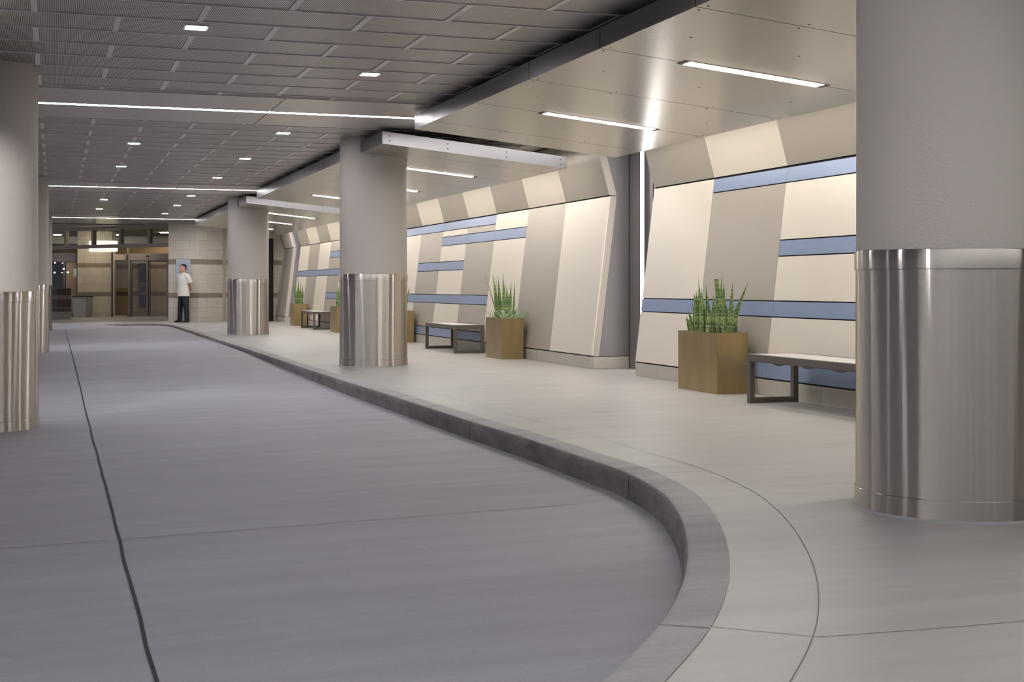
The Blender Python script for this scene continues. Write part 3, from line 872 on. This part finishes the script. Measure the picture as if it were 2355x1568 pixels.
def make_planter(u, v, L, Wd, label, blades, scale, basex, seed, sprigs=0, H=0.6):
    """blades: (base px, tip px x, tip px height, width m) in picture units of `scale` px per metre, across the line of sight"""
    rnd = random.Random(seed)
    r = empty('planter', W(u, v, 0), RZ)
    m = MB(); t = 0.02
    x0, x1, y0, y1 = -Wd / 2, Wd / 2, -L / 2, L / 2
    m.box(x0, x1, y0, y0 + t, 0, H); m.box(x0, x1, y1 - t, y1, 0, H); m.box(x0, x0 + t, y0 + t, y1 - t, 0, H); m.box(x1 - t, x1, y0 + t, y1 - t, 0, H)
    m.box(x0 + t, x1 - t, y0 + t, y1 - t, 0, 0.05)
    m.build('box', m_bronze, parent=r)
    m = MB(); m.box(x0 + t, x1 - t, y0 + t, y1 - t, 0.05, H - 0.045); m.build('soil', m_soil, parent=r)
    m = MB()
    # world X across the line of sight, in planter-local axes
    ex = Vector((math.cos(RZ), -math.sin(RZ), 0)); ey = Vector((math.sin(RZ), math.cos(RZ), 0))
    for bx, tx, h, w in blades:
        a = (bx - basex) / scale
        dep = rnd.uniform(-0.11, 0.11)
        base = Vector((0.45 * a / ex.x + dep * ey.x, 0.55 * a / ex.y + dep * ey.y, 0))
        base.x = max(x0 + 0.065, min(x1 - 0.065, base.x)); base.y = max(y0 + 0.065, min(y1 - 0.065, base.y))
        dx = (tx - basex) / scale - (base.dot(ex))
        cut = w < 0; w = abs(w)
        tip = base + ex * dx + ey * rnd.uniform(-0.06, 0.06)
        base = Vector((base.x, base.y, H - 0.06)); tip = Vector((tip.x, tip.y, H + h / scale))
        fd = (ex + ey * rnd.uniform(-0.35, 0.35)).normalized()
        blade(m, base, tip, w, ex * rnd.uniform(-0.014, 0.014) - ex * dx * 0.08, fd, cut)
    m.build('foliage', m_leaf, parent=r, smooth=True, sharp=80)
    if sprigs:
        m = MB()
        for i in range(sprigs):
            e = rnd.random()
            px, py = rnd.uniform(x0 + .03, x1 - .03), rnd.uniform(y0 + .03, y1 - .03)
            if i % 3 == 0: px = x1 - 0.03
            if i % 3 == 1: py = y0 + 0.03
            ang = math.atan2(py / L, px / Wd) + rnd.uniform(-.5, .5)
            sprig(m, (px, py, H - 0.05), (math.cos(ang) * .8, math.sin(ang) * .8, rnd.uniform(0.6, 1.5)), rnd.uniform(0.10, 0.24), rnd)
        for a, b, l in (((x1 - .04, y0 + .04, H), (0.9, -0.2, 0.75), 0.36), ((x1 - .04, 0.1, H), (1.0, 0.2, 0.6), 0.34), ((x1 - .03, y0 + .1, H), (1, -0.1, 0.35), 0.3), ((x0 + .05, 0.2, H), (-0.8, 0.2, 1.0), 0.32), ((x0 + .05, 0.0, H), (-0.9, 0.1, 0.5), 0.26)):
            sprig(m, a, b, l, rnd, 0.024)
        m.build('trailing_foliage', m_trail, parent=r)
    tag(r, label, 'planter', 'bronze box planters')
    return r
# nearest planter, blades read from the photograph (4.9 px zoom -> about 1215 px per metre), base at 800
B1 = [(370, 325, 645, .035), (345, 280, 465, .06), (330, 300, 500, .055), (395, 345, 545, .06), (400, 370, 535, .05), (455, 405, 560, .05), (480, 485, 430, .05), (505, 505, 440, .05), (545, 520, 645, -.055), (585, 588, 740, .032),
      (600, 620, 585, .075), (655, 690, 600, .05), (640, 900, 615, .05), (650, 715, 440, .035), (340, 285, 360, .045), (315, 220, 245, .05), (290, 165, 155, .045), (250, 235, 155, .045), (555, 510, 305, .035), (580, 615, 210, .05),
      (640, 625, 180, .07), (690, 730, 180, .06), (575, 560, 150, .05), (430, 420, 300, .055), (380, 390, 400, .06), (520, 500, 330, .05), (620, 640, 340, .05), (300, 205, 100, .05), (470, 460, 250, .05), (600, 560, 280, .04), (680, 700, 260, .05), (660, 640, 300, .05), (700, 740, 120, .05), (610, 590, 420, .045), (360, 350, 430, .045), (420, 440, 380, .05), (500, 530, 420, .045), (300, 270, 200, .05), (270, 190, 190, .045), (560, 575, 360, .05)]
make_planter(6.865, 2.25, 0.87, 0.335, 'bronze box planter with a tall snake plant, nearest, left of the right-hand bench', B1, 1215.0, 480, 3)
B2 = [(1690, 1605, 735, .045), (1680, 1665, 715, .03), (1740, 1695, 710, .05), (1830, 1780, 735, .045), (1875, 1915, 605, .035), (1930, 1975, 612, .025), (1680, 1625, 340, .03), (1930, 1975, 250, .04), (1965, 2025, 170, .04),
      (1660, 1610, 115, .03), (1720, 1700, 480, .05), (1790, 1770, 420, .05), (1850, 1840, 520, .055), (1895, 1890, 400, .045), (1760, 1745, 330, .05), (1820, 1815, 560, .045), (1700, 1460, 735, .014), (1910, 1935, 380, .03)]
make_planter(13.54, 2.26, 0.76, 0.335, 'bronze box planter with snake plant and pale sprigs trailing over its rim', B2, 1136.0, 1805, 8, sprigs=60)
B3 = [(200, 150, 420, .04), (240, 263, 490, .03), (210, 190, 380, .045), (255, 343, 380, .04), (180, 140, 330, .04), (245, 300, 90, .03), (160, 110, 300, .04)]
make_planter(19.86, 2.255, 0.80, 0.335, 'bronze box planter mostly hidden behind the right side of the middle column', B3, 820.0, 180, 4, sprigs=0)
B5 = [(440, 410, 310, .05), (470, 480, 330, .05), (500, 515, 270, .045), (530, 555, 255, .045), (455, 425, 250, .045), (545, 575, 190, .04), (485, 490, 240, .05), (515, 530, 200, .05), (465, 455, 180, .05), (540, 545, 130, .04), (450, 440, 140, .045)]
make_planter(31.27, 2.26, 0.55, 0.36, 'far bronze box planter with snake plant, left of the far bench', B5, 469.0, 490, 5)
B4 = [(970, 950, 240, .05), (985, 985, 260, .05), (1010, 1015, 280, .05), (1030, 1050, 250, .05), (995, 965, 170, .05), (1020, 1000, 200, .05), (1045, 1070, 190, .045), (980, 955, 110, .045)]
make_planter(25.62, 2.27, 0.78, 0.335, 'far bronze box planter cut off by the left edge of the middle column', B4, 545.0, 1010, 6)

# ---------------------------------------------------------------- stone walls near the entrance
def zprime(z):
    z2 = z
    if z > 0.874: z2 -= 0.147
    if z > 1.886: z2 -= 0.151
    return z2 + 0.147
def stonewall(name, path, depth_dir, depth, ms=None, mbnd=None, ztop=ZC, kind='structure', u0=0.0):
    """path: list of world XY corners; faces towards the viewer"""
    m = MB(); s = u0
    cuts = [0, 0.727, 0.874, 1.735, 1.886, ztop]
    for i in range(len(path) - 1):
        a, b = Vector(path[i]), Vector(path[i + 1]); L = (b - a).length
        for j in range(len(cuts) - 1):
            z0, z1 = cuts[j], cuts[j + 1]
            band = j in (1, 3)
            q0, q1 = (0.3, 0.45) if band else (zprime(z0 + 1e-4), zprime(z1 - 1e-4))
            m.face([(a.x, a.y, z0), (b.x, b.y, z0), (b.x, b.y, z1), (a.x, a.y, z1)], 1 if band else 0, [(s, q0), (s + L, q0), (s + L, q1), (s, q1)])
        s += L
    dv = Vector((*depth_dir, 0)) * depth
    pts = [Vector((p[0], p[1], 0)) for p in path]
    top = [p + Vector((0, 0, ztop)) for p in pts]
    for a, b in ((0, 1), (len(pts) - 1, len(pts) - 2)):
        p, q = pts[a], top[a]
        if a == 0: m.face([p + dv, p, q, q + dv], 0, [(0, 0), (depth, 0), (depth, ztop), (0, ztop)])
        else: m.face([p, p + dv, q + dv, q], 0, [(0, 0), (depth, 0), (depth, ztop), (0, ztop)])
    m.face([pts[0] + dv, pts[-1] + dv, top[-1] + dv, top[0] + dv][::-1], 0, [(0, 0), (1, 0), (1, 1), (0, 1)])
    m.face(top + [top[-1] + dv, top[0] + dv], 0, [(0, 0)] * (len(top) + 2))
    o = m.build(name, [ms or m_stone, mbnd or m_band]); tag(o, kind=kind)
    return o
stonewall('wall_pier', [(-10.33, 40.52), (-9.386, 40.40), (-8.86, 41.28)], (0.1, 0.99), 0.9, u0=0.2)
stonewall('wall_back', [(-8.86, 41.60), (-7.28, 41.95), (-5.2, 42.6)], (0.1, 0.99), 0.3, u0=0.1)
mb = MB(); mb.box(-7.50, -7.42, 41.55, 41.9, 0.0, 2.55); o = mb.build('door_2', m_black); tag(o, kind='structure')

# notice board on the pier
def text(name, body, size, loc, rx, rz, mat, parent=None, ext=0.0006):
    c = D.curves.new(name, 'FONT'); c.body = body; c.size = size; c.align_x = 'CENTER'; c.extrude = ext
    t = D.objects.new(name, c); COL.objects.link(t)
    bpy.context.view_layer.update()
    me = D.meshes.new_from_object(t.evaluated_get(bpy.context.evaluated_depsgraph_get()))
    D.objects.remove(t); me.materials.clear(); me.materials.append(mat); me.name = name
    o = D.objects.new(name, me); COL.objects.link(o)
    o.location = loc; o.rotation_euler = (rx, 0, rz)
    if parent: o.parent = parent
    return o
ang = math.atan2(40.40 - 40.52, 0.944)
r = empty('wall_sign', (-9.86, 40.435, 1.31), ang)
m = MB(); m.box(-0.225, 0.225, -0.012, 0.0, 0.0, 0.56); m.build('board', m_sign, parent=r, bevel=0.002)
text('heading', 'VALET PARKING RATES', 0.037, (0, -0.0135, 0.485), PI / 2, 0, m_ink, r)
m = MB()
sr = random.Random(2)
for i, zz in enumerate((0.43, 0.385, 0.35, 0.28, 0.245, 0.175, 0.13)):
    m.box(-0.2, -0.2 + (0.4 if i in (0, 1) else sr.uniform(0.17, 0.28)), -0.0132, -0.012, zz, zz + 0.011)
    if i > 1: m.box(0.11, 0.18, -0.0132, -0.012, zz, zz + 0.011)
m.box(-0.12, 0.1, -0.0132, -0.012, 0.075, 0.087)
m.build('printed_lines', m_ink, parent=r)
tag(r, 'pale blue valet parking rate notice on the stone pier behind the person', 'sign')

# ---------------------------------------------------------------- entrance portal, doors, lobby
PA = Vector((-10.40, 41.82, 0)); PBv = Vector((-17.4, 45.87, 0)); pd = (PBv - PA).normalized(); pn = Vector((-pd.y, pd.x, 0))
prz = math.atan2(pd.y, pd.x)
Lp = (PBv - PA).length
def at_px(px):                # distance along the portal at which a picture column meets it
    k = (px - 1177.5) / 3100.0
    return (k * PA.y - PA.x) / (pd.x - k * pd.y)
r = empty('window_1', PA, prz); tag(r, kind='structure')
m = MB(); m.box(-0.2, Lp, -0.08, 0.08, 2.885, ZC); m.build('top_rail', m_header, parent=r)
m = MB(); m.box(-0.2, Lp, -0.09, 0.09, 2.30, 2.415); m.build('header', m_header, parent=r)
for px in (345, 279, 216, 153, 95):
    s = at_px(px); m = MB(); m.box(s - 0.045, s + 0.045, -0.07, 0.07, 2.415, 2.885); m.build('mullion', m_header, parent=r)
m = MB(); m.box(-0.2, Lp, -0.006, 0.006, 2.415, 2.885); m.build('pane', m_glass, parent=r)
# lobby shell
mb = MB(); mb.face([(-24, 38.0, ZC + 0.03), (-4, 38.0, ZC + 0.03), (-4, 56, ZC + 0.03), (-24, 56, ZC + 0.03)][::-1]); o = mb.build('ceiling_lobby', m_inwall); tag(o, kind='structure')
mb = MB(); mb.box(-22, -7, 52.0, 52.1, 2.72, ZC); o = mb.build('trim_1', m_inwall); tag(o, kind='structure')
mb = MB(); mb.box(-22, -7, 53.0, 53.1, 0, 2.9); o = mb.build('wall_lobby', m_wood); tag(o, kind='structure')
stonewall('wall_entrance', [(-15.25, 47.30), (-14.95, 47.28), (-14.5, 47.34), (-14.08, 47.46)], (0, 1), 0.5)
stonewall('wall_vestibule', [(-15.2, 49.95), (-13.3, 50.0), (-10.3, 50.0)], (0, 1), 0.3, m_warm, m_warmband, ztop=2.6, u0=0.15)
mb = MB(); mb.box(-13.80, -13.53, 49.90, 49.98, 0.30, 2.02); o = mb.build('wall_niche', m_indark); tag(o, kind='structure')
mb = MB(); mb.box(-10.35, -10.25, 41.9, 50.0, 0, ZC); o = mb.build('wall_vestibule_side', m_tan); tag(o, kind='structure')
# sliding door set
YD = 47.32
def X(px, y=YD): return (px - 1177.5) / 3100.0 * y
r = empty('door_1', (X(342), YD, 0)); tag(r, kind='structure')
def dpart(name, px0, px1, z0, z1, mat, y0=-0.05, y1=0.05):
    m = MB(); m.box(X(px0) - X(342), X(px1) - X(342), y0, y1, z0, z1); return m.build(name, mat, parent=r)
dpart('header', 297, 388.5, 1.985, 2.225, m_doorsilver, -0.12, 0.1)
dpart('jamb', 296.5, 301, 0, 1.985, m_doorsilver, -0.08, 0.08); dpart('jamb', 383.5, 388.5, 0, 1.985, m_doorsilver, -0.08, 0.08)
m1 = dpart('door_leaf', 301, 303.5, 0.03, 1.985, m_frame); dpart('stile', 337.5, 341, 0.03, 1.985, m_doorsilver, -0.045, 0.045); dpart('stile', 341.6, 344.5, 0.03, 1.985, m_frame, 0.0, 0.09)
dpart('bottom_rail', 303.5, 337.5, 0.03, 0.16, m_doorsilver, -0.03, 0.03); dpart('bottom_rail', 344.5, 383.5, 0.03, 0.14, m_doorsilver, 0.02, 0.07)
dpart('top_rail', 303.5, 337.5, 1.88, 1.985, m_doorsilver, -0.03, 0.03); dpart('top_rail', 344.5, 383.5, 1.93, 1.985, m_doorsilver, 0.02, 0.07)
dpart('pane', 303.5, 337.5, 0.16, 1.88, m_glass, -0.004, 0.004); dpart('pane', 344.5, 383.5, 0.14, 1.93, m_glass, 0.04, 0.048)
m = MB(); m.ell((0, -0.135, 2.13), 0.05, 0.025, 0.035); m.build('motion_sensor', m_binlid, parent=r, smooth=True)
m = MB()
for i, zz in enumerate((1.17, 1.08, 0.97, 0.86, 0.80)):
    m.box(X(318) - X(342), X(335.5) - X(342), -0.008, -0.005, zz, zz + 0.012)
m.build('door_decal', m_inwall, parent=r)
# side light beside the doors
r = empty('window_2', (X(278), YD, 0)); tag(r, kind='structure')
def wpart(name, px0, px1, z0, z1, mat, y0=-0.05, y1=0.05):
    m = MB(); m.box(X(px0) - X(278), X(px1) - X(278), y0, y1, z0, z1); return m.build(name, mat, parent=r)
wpart('post', 256, 259.5, 0, 2.3, m_frame); wpart('post', 261, 264.5, 0, 2.3, m_header)
wpart('top_bar', 264.5, 294, 2.0, 2.2, m_header); wpart('sill', 264.5, 294, 0, 0.06, m_header); wpart('pane', 264.5, 294, 0.06, 2.0, m_glass, -0.004, 0.004)
wpart('post', 293.5, 296.3, 2.225, 2.45, m_edge)
m = MB(); m.ell((X(291) - X(278), -0.09, 2.1), 0.05, 0.03, 0.09); m.build('wall_speaker', m_inwall, parent=r, smooth=True)
# left storefront
r = empty('window_3', (-16.6, 47.8, 0)); tag(r, kind='structure')
def sp(name, x0, x1, z0, z1, mat, y0=-0.05, y1=0.05):
    m = MB(); m.box(x0, x1, y0, y1, z0, z1); return m.build(name, mat, parent=r)
def XX(px): return (px - 1177.5) / 3100.0 * 47.8 + 16.6
sp('lintel', -2.2, XX(176), 1.96, 2.26, m_doorsilver, -0.1, 0.1)
sp('soffit', -2.2, XX(176), 2.26, 2.5, m_wood, 0.05, 0.1)
sp('mullion', XX(147), XX(151.5), 0.2, 1.96, m_frame); sp('side_panel', XX(152.5), XX(176), 0.55, 1.96, m_tan, -0.02, 0.02)
sp('low_panel', XX(152), XX(176), 0.0, 0.55, m_tan, -0.04, 0.0)
sp('pane', -2.2, XX(147), 0.2, 1.96, m_glass, -0.004, 0.004)
sp('back_panel', -2.2, XX(147), 0.0, 1.96, m_indark, 1.2, 1.25)
m = MB(); m.box(X(170, 46.9), X(177, 46.9), 46.86, 46.875, 1.42, 1.69); o = m.build('notice_sign', m_paper); tag(o, 'small pale paper notice on the corner of the curved stone entrance wall', 'notice')
o.parent = None
for i, (px, py) in enumerate(((126.5, 604), (125.5, 626.5), (146.5, 618), (156, 626))):
    m = MB(); m.ell((0, 0, 0), 0.03, 0.03, 0.022); o = m.build('ceiling_spot_lamp', m_inspot, loc=(X(px, 47.4), 47.4, 1.05 + (660 - py) * 47.4 / 3100), smooth=True)
    tag(o, 'tiny glowing spot lamp in the dark storefront, ' + ('topmost left', 'lower left', 'beside the mullion', 'right of the mullion')[i], 'light', 'interior spot lamps')
# drum pendant
r = empty('pendant_lamp', (X(237.5, 45.2), 45.2, 2.24))
m = MB(); m.lathe([(0.0, 0.0), (0.455, 0.0), (0.46, 0.01), (0.46, 0.36), (0.45, 0.37), (0.0, 0.37)][1:5], 64); m.build('drum_shade', m_drum, parent=r, smooth=True)
m = MB(); m.lathe([(0.463, 0.0), (0.463, 0.02)], 64, cap=False); m.lathe([(0.463, 0.345), (0.463, 0.365)], 64, cap=False); m.build('shade_rim', m_edge, parent=r, smooth=True)
for sx in (-0.09, 0.09):
    m = MB(); m.lathe([(0.006, 0.37), (0.006, ZC - 2.24)], 8, cx=sx); m.build('hanging_rod', m_frame, parent=r)
tag(r, 'large glowing cream drum pendant lamp hanging inside the entrance', 'lamp')
# lobby ceiling lamps; the one above the bin is added to brighten the wall
for i, (x, y, s) in enumerate(((-12.6, 48.9, 0.3), (-13.4, 44.9, 0.2), (-16.2, 46.0, 0.2), (-15.0, 50.9, 0.25), (-14.4, 46.5, 0.25), (-12.2, 51.0, 0.25), (-17.2, 51.0, 0.25))):
    m = MB(); s *= 0.5; m.box(-s, s, -0.06, 0.06, -0.03, 0.0); o = m.build('ceiling_lobby_light', m_inlamp, loc=(x, y, ZC + 0.028))
    tag(o, 'recessed lobby light behind the entrance glazing, ' + ('above the sliding doors', 'right of the drum lamp', 'left of the drum lamp', 'at the back of the lobby', 'added above the grey bin to brighten the wall', 'at the back, right of the others', 'at the back, leftmost')[i], 'light', 'lobby ceiling lights')
# reception podium
r = empty('valet_podium', (X(131.5, 43.4), 43.4, 0.004), 0)
def layer(name, z0, z1, mats, g=0.0):
    m = MB()
    P = [(-0.75 + g, 0.12 + g), (0.0, g), (0.31 - g, 0.42), (-0.3, 0.9)]
    m.prism(P, 'z', z0, z1); m.build(name, mats, parent=r)
layer('stone_plinth', 0.0, 0.25, m_podbase); layer('wood_cladding', 0.26, 0.355, m_podwood); layer('reveal', 0.355, 0.395, m_podgap, 0.015)
layer('wood_cladding', 0.395, 0.645, m_podwood); layer('reveal', 0.645, 0.785, m_podgap, 0.015); layer('wood_cladding', 0.785, 0.995, m_podwood); layer('counter_top', 0.995, 1.01, m_podgap, -0.01); layer('reveal', 0.25, 0.26, m_podgap, 0.015)
tag(r, 'dark brown banded reception podium on a stone plinth left of the grey bin', 'podium')
# litter bin
r = empty('recycling_bin', (X(189, 46.9), 46.9, 0.004))
m = MB(); f0, f1, dp = 0.24, 0.265, 0.4
m.hexa([(-f0 - .07, 0, 0), (f0 - .12, 0, 0), (f0 - .02, dp, 0), (-f0, dp, 0), (-f1 - .08, 0, 0.70), (f1 - .14, 0, 0.70), (f1 - .02, dp, 0.70), (-f1, dp, 0.70)])
m.build('body', m_bin, parent=r, bevel=0.004)
m = MB(); m.hexa([(-f1 - .085, -.006, 0.70), (f1 - .135, -.006, 0.70), (f1 - .015, dp, 0.70), (-f1, dp, 0.70), (-f1 - .085, -.006, 0.735), (f1 - .135, -.006, 0.735), (f1 - .015, dp, 0.735), (-f1, dp, 0.735)])
m.build('lid', m_binlid, parent=r)
text('lettering', 'RECYCLING', 0.045, (-0.2, -0.008, 0.645), PI / 2, 0, m_binlid, r)
text('lettering', 'TRASH', 0.045, (0.04, -0.008, 0.645), PI / 2, 0, m_binlid, r)
tag(r, 'light grey tapered waste bin with black lid by the stone entrance wall', 'bin')

# ---------------------------------------------------------------- person
def remesh(o, vox, smooth=3):
    md = o.modifiers.new('remesh', 'REMESH'); md.mode = 'VOXEL'; md.voxel_size = vox; md.use_smooth_shade = True
    if smooth:
        s = o.modifiers.new('smooth', 'SMOOTH'); s.factor = 0.5; s.iterations = smooth
    return o
P = empty('person', (-9.80, 40.18, 0.0), math.radians(-36))
def ering(cx, cy, z, rx, ry, n=24, p=1.0):
    return [(cx + rx * math.cos(2 * PI * j / n), cy + ry * math.sin(2 * PI * j / n), z) for j in range(n)]
# body faces local -y; arms run behind the back
m = MB()
m.loft([ering(0, 0.01, z, rx, ry) for z, rx, ry in ((0.82, .15, .11), (0.9, .165, .115), (1.0, .15, .105), (1.1, .155, .11), (1.22, .175, .12), (1.32, .18, .115), (1.40, .15, .09), (1.45, .08, .07))])
m.limb([(0, 0.005, 1.42, .062), (0, -0.012, 1.50, .056), (0, -0.02, 1.56, .055)])
hd = [(1.495, .018, .03, -.075), (1.51, .045, .058, -.055), (1.535, .062, .078, -.038), (1.57, .071, .092, -.02), (1.61, .075, .098, -.012), (1.65, .077, .102, -.006), (1.685, .072, .097, 0.0), (1.712, .056, .078, 0.004), (1.728, .03, .045, 0.006)]
m.loft([ering(0, cy, z, rx, ry) for z, rx, ry, cy in hd])
m.limb([(0, -0.105, 1.632, .009), (0, -0.118, 1.605, .012), (0, -0.128, 1.585, .015)], 10)       # nose
m.ell((0, -0.103, 1.548), .022, .012, .012); m.ell((0, -0.098, 1.51), .024, .018, .016)           # lips, chin
m.ell((0, -0.098, 1.645), .05, .012, .01)                                                         # brow
for s in (-1, 1):
    m.ell((s * .077, 0.012, 1.605), .010, .02, .033)                                              # ears
    m.limb([(s * .165, 0.0, 1.385, .052), (s * .215, 0.03, 1.27, .046), (s * .225, 0.075, 1.12, .040), (s * .215, 0.10, 1.075, .038), (s * .14, 0.155, 1.0, .034), (s * .06, 0.185, 0.945, .026), (s * .035, 0.19, 0.925, .027)])
    # palm and fingers folded over each other behind the back
    px, pz = s * 0.02, 0.915 - 0.02 * s
    m.limb([(s * .05, 0.19, 0.935, .03), (s * .0, 0.195 + .02 * s, pz, .034)], 12)
    for q in range(4):
        zz = pz + 0.024 - 0.017 * q; L = (.058, .066, .062, .05)[q]
        m.limb([(-s * .012, 0.197 + .02 * s, zz, .0095), (-s * (.02 + L * .5), 0.207 + .02 * s, zz - .012, .0088), (-s * (.02 + L), 0.195 + .02 * s, zz - .022, .0078)], 8)
    m.limb([(s * .03, 0.19 + .02 * s, pz + .03, .011), (s * .005, 0.2 + .02 * s, pz + .055, .010), (-s * .02, 0.2 + .02 * s, pz + .06, .009)], 8)
    m.limb([(s * .085, 0.005, 0.88, .085), (s * .13, 0.0, 0.5, .055), (s * .16, 0.01, 0.12, .04), (s * .165, -0.03, 0.06, .035)])
body = m.build('body', m_skin, parent=P); remesh(body, 0.008, 2)
# hair
m = MB()
m.loft([ering(0, cy + 0.010, z, rx + .007, ry + .005) for z, rx, ry, cy in ((1.662, .075, .096, .006), (1.685, .074, .099, .001), (1.712, .061, .086, .001), (1.732, .038, .058, .003), (1.739, .015, .025, .004))])
m.loft([ering(0, cy, z, rx, ry) for z, rx, ry, cy in ((1.555, .05, .045, .045), (1.585, .072, .062, .04), (1.62, .0815, .078, .03), (1.65, .083, .088, .022), (1.685, .078, .088, .016))])
h = m.build('hair', m_hair, parent=P); remesh(h, 0.007, 2)
for s in (-1, 1):
    m = MB(); m.ell((s * .03, -0.103, 1.625), .013, .007, .006); m.build('eye', m_eye, parent=P, smooth=True)
    m = MB(); m.limb([(s * .013, -0.108, 1.644, .004), (s * .03, -0.108, 1.648, .0045), (s * .048, -0.098, 1.643, .003)], 6); m.build('eyebrow', m_hair, parent=P, smooth=True)
m = MB(); m.ell((0, -0.1145, 1.549), .021, .004, .005); m.build('mouth', m_lip, parent=P, smooth=True)
# polo shirt, worn loose
m = MB()
m.loft([ering(0, 0.012, z, rx, ry) for z, rx, ry in ((0.775, .215, .16), (0.80, .214, .159), (0.9, .205, .152), (1.0, .195, .146), (1.1, .195, .144), (1.2, .203, .145), (1.3, .208, .138), (1.36, .198, .122), (1.41, .15, .095), (1.44, .095, .08), (1.452, .07, .066))])
for s in (-1, 1):
    m.limb([(s * .11, 0.0, 1.39, .08), (s * .165, 0.002, 1.385, .08), (s * .205, 0.018, 1.32, .076), (s * .226, 0.045, 1.24, .073), (s * .237, 0.07, 1.165, .074)], capr=False)
sh = m.build('shirt', m_shirt, parent=P); remesh(sh, 0.012, 4)
m = MB(); m.loft([ering(0, 0.0, 1.435, .078, .072), ering(0, -0.005, 1.465, .073, .068), ering(0, -0.007, 1.478, .068, .063)], cap=False); m.loft([ering(0, -0.002, 1.44, .09, .082), ering(0, -0.006, 1.479, .07, .065)], cap=False); m.build('collar', m_shirt, parent=P, smooth=True)
m = MB(); m.loft([ering(0, -0.001, 1.436, .094, .086), ering(0, -0.002, 1.444, .0905, .083)], cap=False); m.build('collar_stripe', m_trim, parent=P, smooth=True)
for s in (-1, 1):
    m = MB(); m.limb([(s * .2325, 0.064, 1.176, .0755), (s * .2345, 0.067, 1.168, .0755)], 20, capr=False); m.build('cuff_stripe', m_trim, parent=P, smooth=True)
m = MB(); m.box(-0.085, -0.045, -0.136, -0.131, 1.30, 1.312); m.build('chest_badge', m_trim, parent=P)
# trousers
m = MB()
m.loft([ering(0, 0.012, z, rx, ry) for z, rx, ry in ((0.74, .165, .125), (0.80, .172, .13), (0.88, .168, .125), (0.93, .16, .118))])
for s in (-1, 1):
    m.limb([(s * .085, 0.012, 0.80, .10), (s * .11, 0.005, 0.62, .092), (s * .132, 0.0, 0.45, .080), (s * .15, 0.006, 0.25, .074), (s * .165, 0.002, 0.06, .073)], 18, capr=False)
tr = m.build('trousers', m_pants, parent=P); remesh(tr, 0.012, 3)
for s in (-1, 1):
    m = MB()
    c = s * .168
    m.loft([[(c + w * math.cos(a) * (1 if True else 1), y, max(0.0, zc + hz * math.sin(a))) for a in [2 * PI * j / 16 for j in range(16)]] for y, w, zc, hz in
            ((0.075, .022, .04, .03), (0.06, .036, .045, .045), (0.02, .042, .05, .05), (-0.05, .044, .04, .042), (-0.11, .048, .03, .034), (-0.16, .044, .024, .026), (-0.19, .028, .02, .018), (-0.20, .012, .018, .01))])
    m.build('shoe', m_shoe, parent=P, smooth=True, sharp=60)
tag(P, 'person in cream polo and black trousers, hands behind back, by the stone pier', 'person')

# ---------------------------------------------------------------- world, camera, look
w = D.worlds.new('night_surround'); SC.world = w; w.use_nodes = True
bg = w.node_tree.nodes['Background']
bg.inputs['Color'].default_value = (0.55, 0.52, 0.62, 1); bg.inputs['Strength'].default_value = 0.40

cam = D.cameras.new('camera'); co = D.objects.new('camera', cam); COL.objects.link(co); SC.camera = co
co.location = (0, 0, 1.05); co.rotation_euler = (PI / 2, 0, 0)
cam.sensor_fit = 'HORIZONTAL'; cam.sensor_width = 36.0; cam.lens = 36.0 * 3100.0 / 2355.0
cam.shift_y = -(784.0 - 660.0) / 2355.0
cam.clip_start = 0.05; cam.clip_end = 200

SC.view_settings.view_transform = 'Standard'
SC.view_settings.look = 'None'
SC.view_settings.gamma = 1.0
SC.view_settings.use_curve_mapping = False
SC.view_settings.exposure = 0.35
cy = SC.cycles
cy.max_bounces = 7; cy.diffuse_bounces = 4; cy.glossy_bounces = 4; cy.transmission_bounces = 4; cy.transparent_max_bounces = 8
cy.sample_clamp_indirect = 8.0
cy.caustics_reflective = False; cy.caustics_refractive = False
cy.use_denoising = True
